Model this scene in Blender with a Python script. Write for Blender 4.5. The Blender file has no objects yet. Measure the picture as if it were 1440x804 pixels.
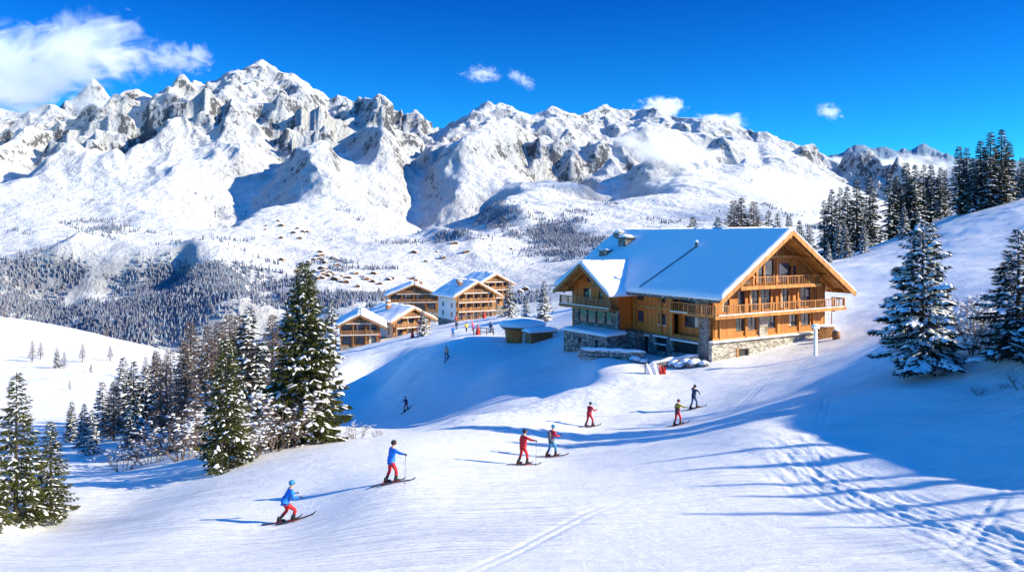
import bpy, bmesh, math, random
import numpy as np
from mathutils import Vector, Matrix
sc = bpy.context.scene
col = sc.collection
R = math.radians
F = 1130.0
HY = 330.0
SUN_AZ = R(-9.0)      # from +X towards +Y
SUN_EL = R(24.5)

def P(px, py, D):
    return Vector(((px - 720.0) / F * D, D, (HY - py) / F * D))

# ---------------------------------------------------------------- noise
_rng = np.random.RandomState(7)
_perm = _rng.permutation(4096).astype(np.int64)
_ga = _rng.rand(4096) * 2 * np.pi
_gx, _gy = np.cos(_ga), np.sin(_ga)

def pnoise(x, y, seed=0):
    x = np.asarray(x, float); y = np.asarray(y, float)
    xi = np.floor(x).astype(np.int64); yi = np.floor(y).astype(np.int64)
    xf = x - xi; yf = y - yi
    u = xf * xf * xf * (xf * (xf * 6 - 15) + 10)
    v = yf * yf * yf * (yf * (yf * 6 - 15) + 10)
    def g(ix, iy, fx, fy):
        h = _perm[(_perm[(ix + seed * 131) & 4095] + iy) & 4095]
        return _gx[h] * fx + _gy[h] * fy
    a = g(xi, yi, xf, yf); b = g(xi + 1, yi, xf - 1, yf)
    c = g(xi, yi + 1, xf, yf - 1); d = g(xi + 1, yi + 1, xf - 1, yf - 1)
    return ((a * (1 - u) + b * u) * (1 - v) + (c * (1 - u) + d * u) * v) * 1.5

def fbm(x, y, octv=4, seed=0, gain=0.5, lac=2.03):
    s = 0; a = 1.0
    for i in range(octv):
        s = s + a * pnoise(x, y, seed + i); a *= gain; x = x * lac + 17.3; y = y * lac + 5.1
    return s

def ridged(x, y, octv=5, seed=0, gain=0.55, lac=2.07):
    s = 0; a = 1.0; w = 1.0
    for i in range(octv):
        n = 1 - np.abs(pnoise(x, y, seed + i)) * 1.6
        n = n * n * w
        w = np.clip(n * 1.6, 0, 1)
        s = s + a * n; a *= gain; x = x * lac + 11.3; y = y * lac + 3.7
    return s

def sstep(a, b, x):
    t = np.clip((x - a) / (b - a), 0, 1)
    return t * t * (3 - 2 * t)

# ---------------------------------------------------------------- thin plate surface in (bearing, log distance)
class Plate:
    def __init__(self, pts, smooth=0.0005):
        pts = [Vector(p) for p in pts]
        self.c = np.array([self.q(p.x, p.y) for p in pts])
        z = np.array([p.z for p in pts])
        n = len(pts)
        K = self.k(self.c[:, None, :] - self.c[None, :, :]) + np.eye(n) * smooth
        A = np.zeros((n + 3, n + 3)); A[:n, :n] = K
        A[:n, n] = 1; A[:n, n + 1:] = self.c; A[n, :n] = 1; A[n + 1:, :n] = self.c.T
        self.w = np.linalg.solve(A, np.concatenate([z, [0, 0, 0]]))
    @staticmethod
    def q(x, y):
        return np.array([np.arctan2(x, y) * 1.6, 0.5 * np.log(x * x + y * y)]) if np.isscalar(x) else \
            np.stack([np.arctan2(x, y) * 1.6, 0.5 * np.log(x * x + y * y)], -1)
    @staticmethod
    def k(d):
        r2 = (d * d).sum(-1) + 1e-12
        return r2 * np.log(r2)
    def __call__(self, x, y):
        x = np.asarray(x, float); y = np.asarray(y, float)
        shp = x.shape
        Q = self.q(x.ravel(), y.ravel())
        out = np.empty(len(Q)); n = len(self.c)
        for i in range(0, len(Q), 40000):
            q = Q[i:i + 40000]
            out[i:i + 40000] = self.k(q[:, None, :] - self.c[None]) @ self.w[:n] + self.w[n] + q @ self.w[n + 1:]
        return out.reshape(shp)

def grid_mesh(name, X, Y, Z, mat, attrs=None, parent=None):
    nr, nc = X.shape
    me = bpy.data.meshes.new(name)
    co = np.stack([X, Y, Z], -1).reshape(-1).astype(np.float32)
    idx = np.arange(nr * nc).reshape(nr, nc)
    q = np.stack([idx[:-1, :-1], idx[:-1, 1:], idx[1:, 1:], idx[1:, :-1]], -1).reshape(-1, 4)
    me.vertices.add(nr * nc); me.vertices.foreach_set('co', co)
    me.loops.add(q.size); me.loops.foreach_set('vertex_index', q.ravel().astype(np.int32))
    me.polygons.add(len(q))
    me.polygons.foreach_set('loop_start', np.arange(0, q.size, 4, dtype=np.int32))
    me.polygons.foreach_set('loop_total', np.full(len(q), 4, np.int32))
    me.polygons.foreach_set('use_smooth', np.ones(len(q), bool))
    if attrs:
        for k, v in attrs.items():
            a = me.attributes.new(k, 'FLOAT', 'POINT'); a.data.foreach_set('value', v.ravel().astype(np.float32))
    me.materials.append(mat)
    me.update(calc_edges=True)
    o = bpy.data.objects.new(name, me); col.objects.link(o)
    if parent: o.parent = parent
    return o

# ---------------------------------------------------------------- mesh builder
class MB:
    def __init__(s): s.v = []; s.f = []; s.m = []; s.mi = 0
    def add(s, vs, fs):
        b = len(s.v); s.v += [tuple(v) for v in vs]
        for f in fs: s.f.append([b + i for i in f]); s.m.append(s.mi)
    def box(s, x0, y0, z0, x1, y1, z1):
        s.add([(x0,y0,z0),(x1,y0,z0),(x1,y1,z0),(x0,y1,z0),(x0,y0,z1),(x1,y0,z1),(x1,y1,z1),(x0,y1,z1)],
              [(0,3,2,1),(4,5,6,7),(0,1,5,4),(1,2,6,5),(2,3,7,6),(3,0,4,7)])
        return s
    def beam(s, a, b, w, h, up=(0,0,1)):
        a = Vector(a); b = Vector(b); d = (b - a).normalized(); up = Vector(up)
        r = d.cross(up)
        if r.length < 1e-4: r = d.cross(Vector((1,0,0)))
        r.normalize(); u = r.cross(d).normalized()
        r *= w / 2; u *= h / 2
        s.add([a-r-u,a+r-u,a+r+u,a-r+u,b-r-u,b+r-u,b+r+u,b-r+u],
              [(0,1,2,3),(7,6,5,4),(0,4,5,1),(1,5,6,2),(2,6,7,3),(3,7,4,0)])
        return s
    def tube(s, pts, rad, n=6, cap=True):
        pts = [Vector(p) for p in pts]
        if not hasattr(rad, '__len__'): rad = [rad] * len(pts)
        rings = []
        b0 = len(s.v)
        for i, p in enumerate(pts):
            d = (pts[min(i+1, len(pts)-1)] - pts[max(i-1, 0)]).normalized()
            r = d.cross(Vector((0,0,1)))
            if r.length < 1e-3: r = d.cross(Vector((1,0,0)))
            r.normalize(); u = r.cross(d)
            for k in range(n):
                a = 2*math.pi*k/n
                s.v.append(tuple(p + (r*math.cos(a) + u*math.sin(a)) * rad[i]))
        for i in range(len(pts)-1):
            for k in range(n):
                a = b0+i*n+k; b = b0+i*n+(k+1)%n
                s.f.append([a, b, b+n, a+n]); s.m.append(s.mi)
        if cap:
            s.f.append([b0+k for k in range(n)][::-1]); s.m.append(s.mi)
            s.f.append([b0+(len(pts)-1)*n+k for k in range(n)]); s.m.append(s.mi)
        return s
    def ball(s, c, rx, ry=None, rz=None, nu=10, nv=7, rot=None):
        ry = ry or rx; rz = rz or rx; c = Vector(c)
        vs = []
        for j in range(1, nv):
            t = math.pi*j/nv
            for i in range(nu):
                a = 2*math.pi*i/nu
                vs.append(Vector((rx*math.sin(t)*math.cos(a), ry*math.sin(t)*math.sin(a), rz*math.cos(t))))
        vs += [Vector((0,0,rz)), Vector((0,0,-rz))]
        if rot: vs = [rot @ v for v in vs]
        fs = []
        for j in range(nv-2):
            for i in range(nu):
                fs.append((j*nu+i, (j+1)*nu+i, (j+1)*nu+(i+1)%nu, j*nu+(i+1)%nu))
        T = (nv-1)*nu
        for i in range(nu):
            fs.append((T, i, (i+1)%nu)); fs.append((T+1, (nv-2)*nu+(i+1)%nu, (nv-2)*nu+i))
        s.add([v+c for v in vs], fs); return s
    def prism(s, poly, y0, y1):      # polygon in x,z extruded along y
        n = len(poly)
        s.add([(x,y0,z) for x,z in poly]+[(x,y1,z) for x,z in poly],
              [tuple(range(n)), tuple(range(2*n-1,n-1,-1))]+[((i+1)%n, i, n+i, n+(i+1)%n) for i in range(n)])
        return s
    def prismx(s, poly, x0, x1):      # polygon in y,z extruded along x
        n = len(poly)
        s.add([(x0,y,z) for y,z in poly]+[(x1,y,z) for y,z in poly],
              [tuple(range(n-1,-1,-1)), tuple(range(n,2*n))]+[(i, (i+1)%n, n+(i+1)%n, n+i) for i in range(n)])
        return s
    def build(s, name, mat, parent=None, smooth=False, loc=None):
        me = bpy.data.meshes.new(name)
        me.from_pydata(s.v, [], s.f)
        for m in (mat if isinstance(mat, (list, tuple)) else [mat]): me.materials.append(m)
        if isinstance(mat, (list, tuple)): me.polygons.foreach_set('material_index', s.m)
        if smooth: me.polygons.foreach_set('use_smooth', [True]*len(me.polygons))
        bm = bmesh.new(); bm.from_mesh(me); bmesh.ops.recalc_face_normals(bm, faces=bm.faces); bm.to_mesh(me); bm.free()
        o = bpy.data.objects.new(name, me); col.objects.link(o)
        if parent: o.parent = parent
        if loc: o.location = loc
        return o

def tag(o, label=None, cat=None, group=None, kind=None):
    if label: o['label'] = label
    if cat: o['category'] = cat
    if group: o['group'] = group
    if kind: o['kind'] = kind
    return o

def thing(name, loc, rz=0.0, label=None, cat=None, group=None, scale=1.0):
    o = bpy.data.objects.new(name, None); col.objects.link(o)
    o.empty_display_size = 0.3
    o.location = loc; o.rotation_euler = (0, 0, rz); o.scale = (scale,)*3
    return tag(o, label, cat, group)

def dup(root, loc, rz=0.0, scale=1.0, label=None, group=None, tilt=None):
    def cp(o, par):
        c = o.copy(); col.objects.link(c); c.parent = par
        for ch in KIDS.get(o.name) or [k for k in o.children]: cp(ch, c)
        return c
    r = cp(root, None)
    r.location = loc; r.rotation_euler = (0, 0, rz) if tilt is None else (tilt[0], tilt[1], rz)
    r.scale = scale if hasattr(scale, '__len__') else (scale,)*3
    if label: r['label'] = label
    if group: r['group'] = group
    return r
KIDS = {}

# ---------------------------------------------------------------- materials
def newmat(name):
    m = bpy.data.materials.new(name); m.use_nodes = True
    nt = m.node_tree; b = nt.nodes['Principled BSDF']
    return m, nt, b
def N(nt, t, **kw):
    n = nt.nodes.new(t)
    for k, v in kw.items():
        if k.startswith('i_'): n.inputs[int(k[2:]) if k[2:].isdigit() else k[2:]].default_value = v
        else: setattr(n, k, v)
    return n
def L(nt, a, b): nt.links.new(a, b)
def ramp(nt, fac, stops, interp='LINEAR'):
    r = nt.nodes.new('ShaderNodeValToRGB'); e = r.color_ramp.elements; r.color_ramp.interpolation = interp
    while len(e) < len(stops): e.new(0.5)
    for i, (p, c) in enumerate(stops):
        e[i].position = p; e[i].color = (*c, 1) if len(c) == 3 else c
    if fac is not None: nt.links.new(fac, r.inputs[0])
    return r
def noise(nt, scale, detail=4, rough=0.55, vec=None, dist=0.0):
    n = nt.nodes.new('ShaderNodeTexNoise'); n.inputs['Scale'].default_value = scale
    n.inputs['Detail'].default_value = detail; n.inputs['Roughness'].default_value = rough
    n.inputs['Distortion'].default_value = dist
    if vec is not None: nt.links.new(vec, n.inputs['Vector'])
    return n
def mathn(nt, op, a, b=None, c=None, clamp=False):
    n = nt.nodes.new('ShaderNodeMath'); n.operation = op; n.use_clamp = clamp
    for i, v in enumerate((a, b, c)):
        if v is None: continue
        if isinstance(v, (int, float)): n.inputs[i].default_value = v
        else: nt.links.new(v, n.inputs[i])
    return n.outputs[0]
def mixc(nt, fac, a, b):
    n = nt.nodes.new('ShaderNodeMix'); n.data_type = 'RGBA'
    for s, v in ((0, fac), (6, a), (7, b)):
        if isinstance(v, (int, float)): n.inputs[s].default_value = v
        elif isinstance(v, tuple): n.inputs[s].default_value = (*v, 1)
        else: nt.links.new(v, n.inputs[s])
    return n.outputs[2]
def mapping(nt, vec, scale=(1,1,1), rot=(0,0,0)):
    m = nt.nodes.new('ShaderNodeMapping'); m.inputs['Scale'].default_value = scale; m.inputs['Rotation'].default_value = rot
    nt.links.new(vec, m.inputs['Vector']); return m.outputs[0]
def bump(nt, b, h, strength=0.3, dist=0.05, prev=None):
    n = nt.nodes.new('ShaderNodeBump'); n.inputs['Strength'].default_value = strength; n.inputs['Distance'].default_value = dist
    nt.links.new(h, n.inputs['Height'])
    if prev is not None: nt.links.new(prev, n.inputs['Normal'])
    nt.links.new(n.outputs[0], b.inputs['Normal']); return n.outputs[0]

def simple(name, c, rough=0.7, var=0.15, scale=3.0, bstr=0.15, metallic=0.0, spec=None):
    m, nt, b = newmat(name)
    tc = N(nt, 'ShaderNodeTexCoord')
    n = noise(nt, scale, 5, 0.6, tc.outputs['Object'])
    lo = tuple(x*(1-var) for x in c); hi = tuple(min(1, x*(1+var)) for x in c)
    r = ramp(nt, n.outputs[0], [(0.3, lo), (0.7, hi)])
    L(nt, r.outputs[0], b.inputs['Base Color'])
    b.inputs['Roughness'].default_value = rough; b.inputs['Metallic'].default_value = metallic
    if bstr: bump(nt, b, n.outputs[0], bstr, 0.02)
    return m

SNOWC = (0.94, 0.95, 0.96)
def snow_piste():
    m, nt, b = newmat('piste snow')
    g = N(nt, 'ShaderNodeNewGeometry'); pos = g.outputs['Position']
    n1 = noise(nt, 0.25, 6, 0.6, pos)
    r = ramp(nt, n1.outputs[0], [(0.3, (0.92, 0.93, 0.95)), (0.7, (0.96, 0.96, 0.96))])
    L(nt, r.outputs[0], b.inputs['Base Color'])
    b.inputs['Roughness'].default_value = 0.55
    b.inputs['Specular IOR Level'].default_value = 0.25
    # ski grooves: stretched along the line of descent
    mp = mapping(nt, pos, (0.14, 1.1, 0.3), (0, 0, R(-38)))
    n2 = noise(nt, 1.6, 7, 0.62, mp, 0.8)
    mp2 = mapping(nt, pos, (0.3, 3.2, 1.0), (0, 0, R(-20)))
    n3 = noise(nt, 2.2, 6, 0.7, mp2, 1.2)
    n4 = noise(nt, 9.0, 5, 0.7, pos)
    n5 = noise(nt, 1.2, 5, 0.6, pos)
    h = mathn(nt, 'ADD', mathn(nt, 'MULTIPLY', n2.outputs[0], 0.55), mathn(nt, 'MULTIPLY', n3.outputs[0], 0.3))
    h = mathn(nt, 'ADD', h, mathn(nt, 'MULTIPLY', n4.outputs[0], 0.10))
    h = mathn(nt, 'ADD', h, mathn(nt, 'MULTIPLY', n5.outputs[0], 0.35))
    # fine groomed ridges and ski lines that bend gently with the slope
    wv = noise(nt, 0.05, 2, 0.5, pos)
    ad = N(nt, 'ShaderNodeVectorMath', operation='MULTIPLY_ADD'); L(nt, wv.outputs['Color'], ad.inputs[0]); ad.inputs[1].default_value = (9,9,0); L(nt, pos, ad.inputs[2])
    n6 = noise(nt, 1.0, 4, 0.6, mapping(nt, ad.outputs[0], (0.05, 5.5, 0.2), (0, 0, R(-30))))
    n7 = noise(nt, 1.0, 3, 0.5, mapping(nt, ad.outputs[0], (0.03, 2.2, 0.2), (0, 0, R(-42))))
    gr = ramp(nt, n7.outputs[0], [(0.44, (1,1,1)), (0.485, (0,0,0)), (0.53, (1,1,1))])
    mk = noise(nt, 0.13, 3, 0.5, pos); mr = ramp(nt, mk.outputs[0], [(0.42, (0,0,0)), (0.58, (1,1,1))])
    h = mathn(nt, 'ADD', h, mathn(nt, 'MULTIPLY', n6.outputs[0], 0.30))
    h = mathn(nt, 'ADD', h, mathn(nt, 'MULTIPLY', mathn(nt, 'MULTIPLY', gr.outputs[0], mr.outputs[0]), 0.24))
    bump(nt, b, h, 0.9, 0.3)
    return m

def snow_mountain():
    m, nt, b = newmat('mountain snow and rock')
    g = N(nt, 'ShaderNodeNewGeometry'); pos = g.outputs['Position']
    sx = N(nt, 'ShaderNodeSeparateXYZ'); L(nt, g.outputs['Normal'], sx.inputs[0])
    rk = N(nt, 'ShaderNodeAttribute'); rk.attribute_name = 'rock'
    n1 = noise(nt, 0.012, 8, 0.68, pos)
    n2 = noise(nt, 0.05, 7, 0.72, mapping(nt, pos, (1.0,1.0,0.45), (0,R(20),0)))
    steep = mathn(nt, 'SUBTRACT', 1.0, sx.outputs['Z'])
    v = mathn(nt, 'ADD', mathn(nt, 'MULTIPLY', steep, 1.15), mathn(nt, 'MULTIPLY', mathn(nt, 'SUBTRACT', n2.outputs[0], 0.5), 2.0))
    v = mathn(nt, 'ADD', v, mathn(nt, 'MULTIPLY', mathn(nt, 'SUBTRACT', n1.outputs[0], 0.5), 1.5))
    v = mathn(nt, 'ADD', v, mathn(nt, 'MULTIPLY', rk.outputs['Fac'], 0.14))
    rf = ramp(nt, v, [(0.67, (0,0,0)), (0.75, (1,1,1))])
    rc = ramp(nt, n2.outputs[0], [(0.3, (0.06, 0.065, 0.08)), (0.7, (0.16, 0.165, 0.19))])
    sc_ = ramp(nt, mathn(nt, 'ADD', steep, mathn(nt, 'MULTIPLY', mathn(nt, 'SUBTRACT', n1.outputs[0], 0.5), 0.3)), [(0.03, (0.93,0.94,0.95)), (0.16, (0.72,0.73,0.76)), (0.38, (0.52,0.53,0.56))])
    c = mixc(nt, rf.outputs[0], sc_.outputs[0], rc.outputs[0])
    fr = N(nt, 'ShaderNodeAttribute'); fr.attribute_name = 'scrub'
    n3 = noise(nt, 0.03, 9, 0.75, pos)
    sf = ramp(nt, mathn(nt, 'ADD', mathn(nt, 'MULTIPLY', fr.outputs['Fac'], 0.42), n3.outputs[0]), [(0.70, (0,0,0)), (0.80, (1,1,1))])
    c = mixc(nt, mathn(nt, 'MULTIPLY', sf.outputs[0], 0.85), c, (0.20, 0.215, 0.27))
    fa = N(nt, 'ShaderNodeAttribute'); fa.attribute_name = 'painted_haze'
    c = mixc(nt, fa.outputs['Fac'], c, (0.16, 0.27, 0.42))  # blue haze painted into the colour of the distant peaks
    L(nt, c, b.inputs['Base Color'])
    b.inputs['Roughness'].default_value = 0.7
    b.inputs['Specular IOR Level'].default_value = 0.1
    n4 = noise(nt, 0.02, 9, 0.62, pos)
    bump(nt, b, mathn(nt, 'ADD', n4.outputs[0], mathn(nt, 'MULTIPLY', n2.outputs[0], 0.5)), 0.9, 38.0)
    return m
# ================================================================ near ground
NEAR = [(0,804,24),(360,804,22.5),(720,804,21.5),(1080,804,20.5),(1440,804,19.5),
 (403,735,31.5),(550,680,34),(737,652,41),(776,643,45),(829,598,58),(953,598,56),(975,571,62),
 (250,740,31),(100,765,30),(640,700,32),(850,720,29),(1000,680,33),(870,620,49),(640,640,43),
 (560,611,52),(650,586,62),(800,549,72),(950,526,76),(480,622,49),(560,615,60),(520,617,60),(600,606,66),(650,593,69),(700,577,74),(750,566,77),(540,611,71),(600,601,75),(800,553,79),
 (571,574,98),(575,605,78),(620,602,72),(600,572,94),(640,560,92),(665,548,92),(700,524,92),(650,522,100),(530,600,90),(500,600,98),(520,552,116),(628,498,105),(580,506,112),
 (480,520,122),(700,472,118),(735,479,112),(660,470,135),(600,484,125),
 (840,512,81),(840,497,88),(870,501,88),(800,486,97),(760,500,98),(1005,510,79),(930,514,81),(1060,500,82),(1145,472,88),(1180,466,90),
 (560,478,150),(500,495,150),(480,490,168),(540,476,178),(600,462,190),(660,452,205),(720,446,200),(770,440,170),(800,440,140),
 (300,662,44),(180,700,41),(60,742,37),(290,690,38),
 (100,712,39),(0,722,36),(200,665,50),(330,640,50),(400,628,50),
 (150,660,62),(230,620,72),(60,660,60),(0,660,58),(420,610,66),(350,600,75),(430,590,90),
 (100,610,95),(250,580,105),(180,575,130),(360,540,130),(0,600,100),
 (0,540,150),(120,530,170),(240,545,160),(330,525,170),(400,510,180),
 (0,490,210),(120,500,210),(230,520,200),
 (0,447,262),(60,455,262),(120,467,260),(180,480,255),(240,494,250),(300,505,240),(380,500,240),(450,480,240),
 # right hill
 (1070,602,42),(1230,527,52),(1295,517,50),(1150,700,30),(1300,620,37),(1440,690,27),(1440,600,36),(1300,760,23),
 (1440,530,43),(1340,505,50),(1440,470,47),(1380,455,53),(1290,465,64),(1200,470,86),(1250,430,96),
 (1175,405,118),(1175,374,142),(1240,357,150),(1300,335,152),(1370,312,152),(1440,287,152),
 (1300,400,102),(1400,385,96),(1400,345,124),
 (1100,420,105),(1050,405,115),(950,405,122),(880,412,128),
 (1150,368,182),(1210,352,183),(1270,330,190),(1330,306,195),(1400,290,195),(1440,282,195),
 (1090,385,150),(1000,392,150),(900,410,160)]
near_pts = [P(*a) for a in NEAR]
# beyond the crests the ground drops into the valley
for px, z in ((-400,-75),(0,-72),(150,-78),(300,-80),(450,-78),(600,-80),(750,-80),(900,-75),(1050,-70),(1200,-55),(1350,-35),(1440,-20),(1700,10)):
    near_pts.append(Vector(((px-720)/F*360, 360, z)))
for px, z in ((500,-52),(600,-50),(700,-50),(800,-45),(900,-38),(1050,-30),(1200,-22),(1330,-8)):
    near_pts.append(Vector(((px-720)/F*270, 270, z)))
# outside the frame
near_pts += [Vector(v) for v in ((5,1.5,-5.0),(9,2,-5.2),(-5,1.5,-5.4),(-9,2,-6.4),(5,-3,-5.0),(-5,-3,-5.6),(12,-5,-4.8),(-12,-5,-7.5),(18,4,-4.5),(-18,-2,-9),(-30,12,-11.5),(-45,30,-15),(-20,8,-9),(0,9,-6.0),(0,3,-4.5),(2.5,4,-4.6),(-3,4,-4.8),(14,10,-5.6),(22,22,-7.2),(30,34,-5.5),
    (33,24,-3.0),(40,22,1.8),(40,30,1.8),(42,38,2.6),(46,12,4.0),(30,8,-4.0),(55,45,4),(70,60,1),(60,20,4),(25,0,-2),(60,0,8),(100,40,5),(115,100,5),(-60,60,-20),(-110,100,-28),(-60,0,-18),(-120,20,-40),
    (150,120,13),(-240,120,-60),(-230,250,-30),(200,300,20))]
near_plate = Plate(near_pts)

def ground_raw(x, y):
    z = near_plate(x, y)
    r = np.hypot(x, y)
    k = np.clip(r / 60, 0.3, 3)
    z = z + 0.10 * k * fbm(x / 9.0, y / 9.0, 3, 3)
    # soft wind-shaped waves right of the run
    w = sstep(6, 16, x) * sstep(60, 40, y) * sstep(8, 20, r)
    z = z + w * 0.22 * fbm(x / 5.0 + y / 14.0, y / 7.0, 3, 9)
    # crest lip of the shaded bank
    # trampled track through the lower right
    tx = 13.1 + 0.5 * np.sin(y * 0.35)
    tr = np.exp(-((x - tx) / 1.6) ** 2) * sstep(42, 34, y) * sstep(10, 14, y)
    z = z + tr * 0.6 * (-0.05 + 0.10 * fbm(x / 0.32, y / 2.2, 3, 21) + 0.02 * fbm(x / 0.4, y / 0.45, 3, 25) + 0.05 * pnoise(x / 0.9, y / 3.6, 27))
    # rough crumbly snow at the edge of the run on the far crest and by the trees
    e = np.exp(-((y - (62 + 0.9 * x)) / 3.0) ** 2) * sstep(-14, -8, x) * sstep(20, 12, x)
    z = z + e * 0.05 * fbm(x / 0.9, y / 0.5, 3, 31)
    # ski tracks: shallow grooves running down the run
    s = (x * 0.55 - y * 0.83)
    t = (x * 0.83 + y * 0.55)
    tm = sstep(75, 60, r)
    for k_, (off, amp) in enumerate(((-9.0, 3.0), (-5.0, 5.0), (-3.0, 4.0), (0.0, 6.0), (2.0, 3.0), (5.0, 4.5), (8.5, 5.0), (11.0, 2.5), (14.0, 4.0), (16.5, 6.0), (19.0, 3.5), (23.0, 4.0))):
        d = s + 28 + off * 1.6 - amp * np.sin(t * 0.11 + k_ * 1.7)
        z = z - tm * 0.023 * (1 + 0.5*math.sin(k_*2.3)) * sstep(-0.35, 0.3, pnoise(t/11.0+k_*3.3, t*0+k_)) * (np.exp(-(d / 0.14) ** 2) + np.exp(-((d - 0.42) / 0.14) ** 2))
    return z
def gz(x, y): return float(ground_raw(np.array([x * 1.0]), np.array([y * 1.0]))[0])
def ground_at(px, D, dx=0.0):
    x = (px - 720) / F * D + dx
    return Vector((x, D, gz(x, D)))

def build_near():
    fine = np.linspace(R(-38), R(38), 1050)
    side = np.concatenate([np.linspace(R(-115), R(-38), 90)[:-1], fine, np.linspace(R(38), R(115), 90)[1:]])
    rr = np.concatenate([np.geomspace(4.5, 16, 40)[:-1], np.geomspace(16, 130, 560)[:-1], np.geomspace(130, 420, 170)])
    T, Rr = np.meshgrid(side, rr)
    X = np.sin(T) * Rr; Y = np.cos(T) * Rr
    Z = ground_raw(X, Y)
    # gully that drops well below the mountain sheet at the rim
    Z = Z - sstep(330, 420, Rr) * 60
    o = grid_mesh('snow_ground', X, Y, Z, snow_piste())
    tag(o, 'snowy ground with groomed ski run and shaded hollow', 'ground', kind='structure')

# ================================================================ mountains
COLS = {
 -350: [(470,1300),(370,1700),(350,2100),(300,2800),(240,3700),(205,4400)],
 0: [(478,1250),(420,1450),(372,1700),(352,2100),(305,2800),(245,3700),(205,4400)],
 150: [(480,1250),(420,1450),(366,1700),(345,2200),(300,2900),(250,3600),(205,4300)],
 300: [(480,1200),(430,1380),(366,1650),(340,2100),(300,2800),(250,3500),(210,4200)],
 400: [(480,1100),(435,1450),(375,1900),(332,2400),(290,3000),(235,3700),(190,4400)],
 500: [(475,1000),(430,1300),(390,1700),(350,2200),(320,2700),(270,3400),(210,4200)],
 600: [(455,1000),(415,1500),(375,2000),(335,2600),(285,3200),(225,4000)],
 720: [(445,1000),(405,1500),(382,1900),(350,2300),(305,2900),(255,3500),(205,4200)],
 850: [(420,1000),(375,1600),(340,2100),(300,2700),(262,3300),(225,4000),(195,4600)],
 1000: [(400,1000),(350,1700),(312,2400),(275,3000),(235,3700),(200,4400)],
 1150: [(385,1200),(335,2000),(295,2800),(255,3700),(235,4300)],
 1300: [(370,1500),(322,2500),(275,3800),(252,5000)],
 1440: [(370,1500),(322,2500),(285,3800),(262,5000)],
 1800: [(370,1500),(322,2500),(285,3800),(262,5000)],
}
mp = []
for px, lst in COLS.items():
    for py, D in lst: mp.append(P(px, py, D))
    for D, z in ((260,-110),(420,-150),(650,-165)):
        mp.append(Vector(((px-720)/F*D, D, z)))
    if px < 1100: mp.append(Vector(((px-720)/F*7500, 7500, 200)))
    mp.append(Vector(((px-720)/F*13500, 13500, 0 if px < 1100 else 150)))
for px, py, D in ((1050,225,6000),(1200,240,6500),(1320,236,7500),(1440,236,7500),(1800,236,7500)): mp.append(P(px,py,D))

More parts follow.
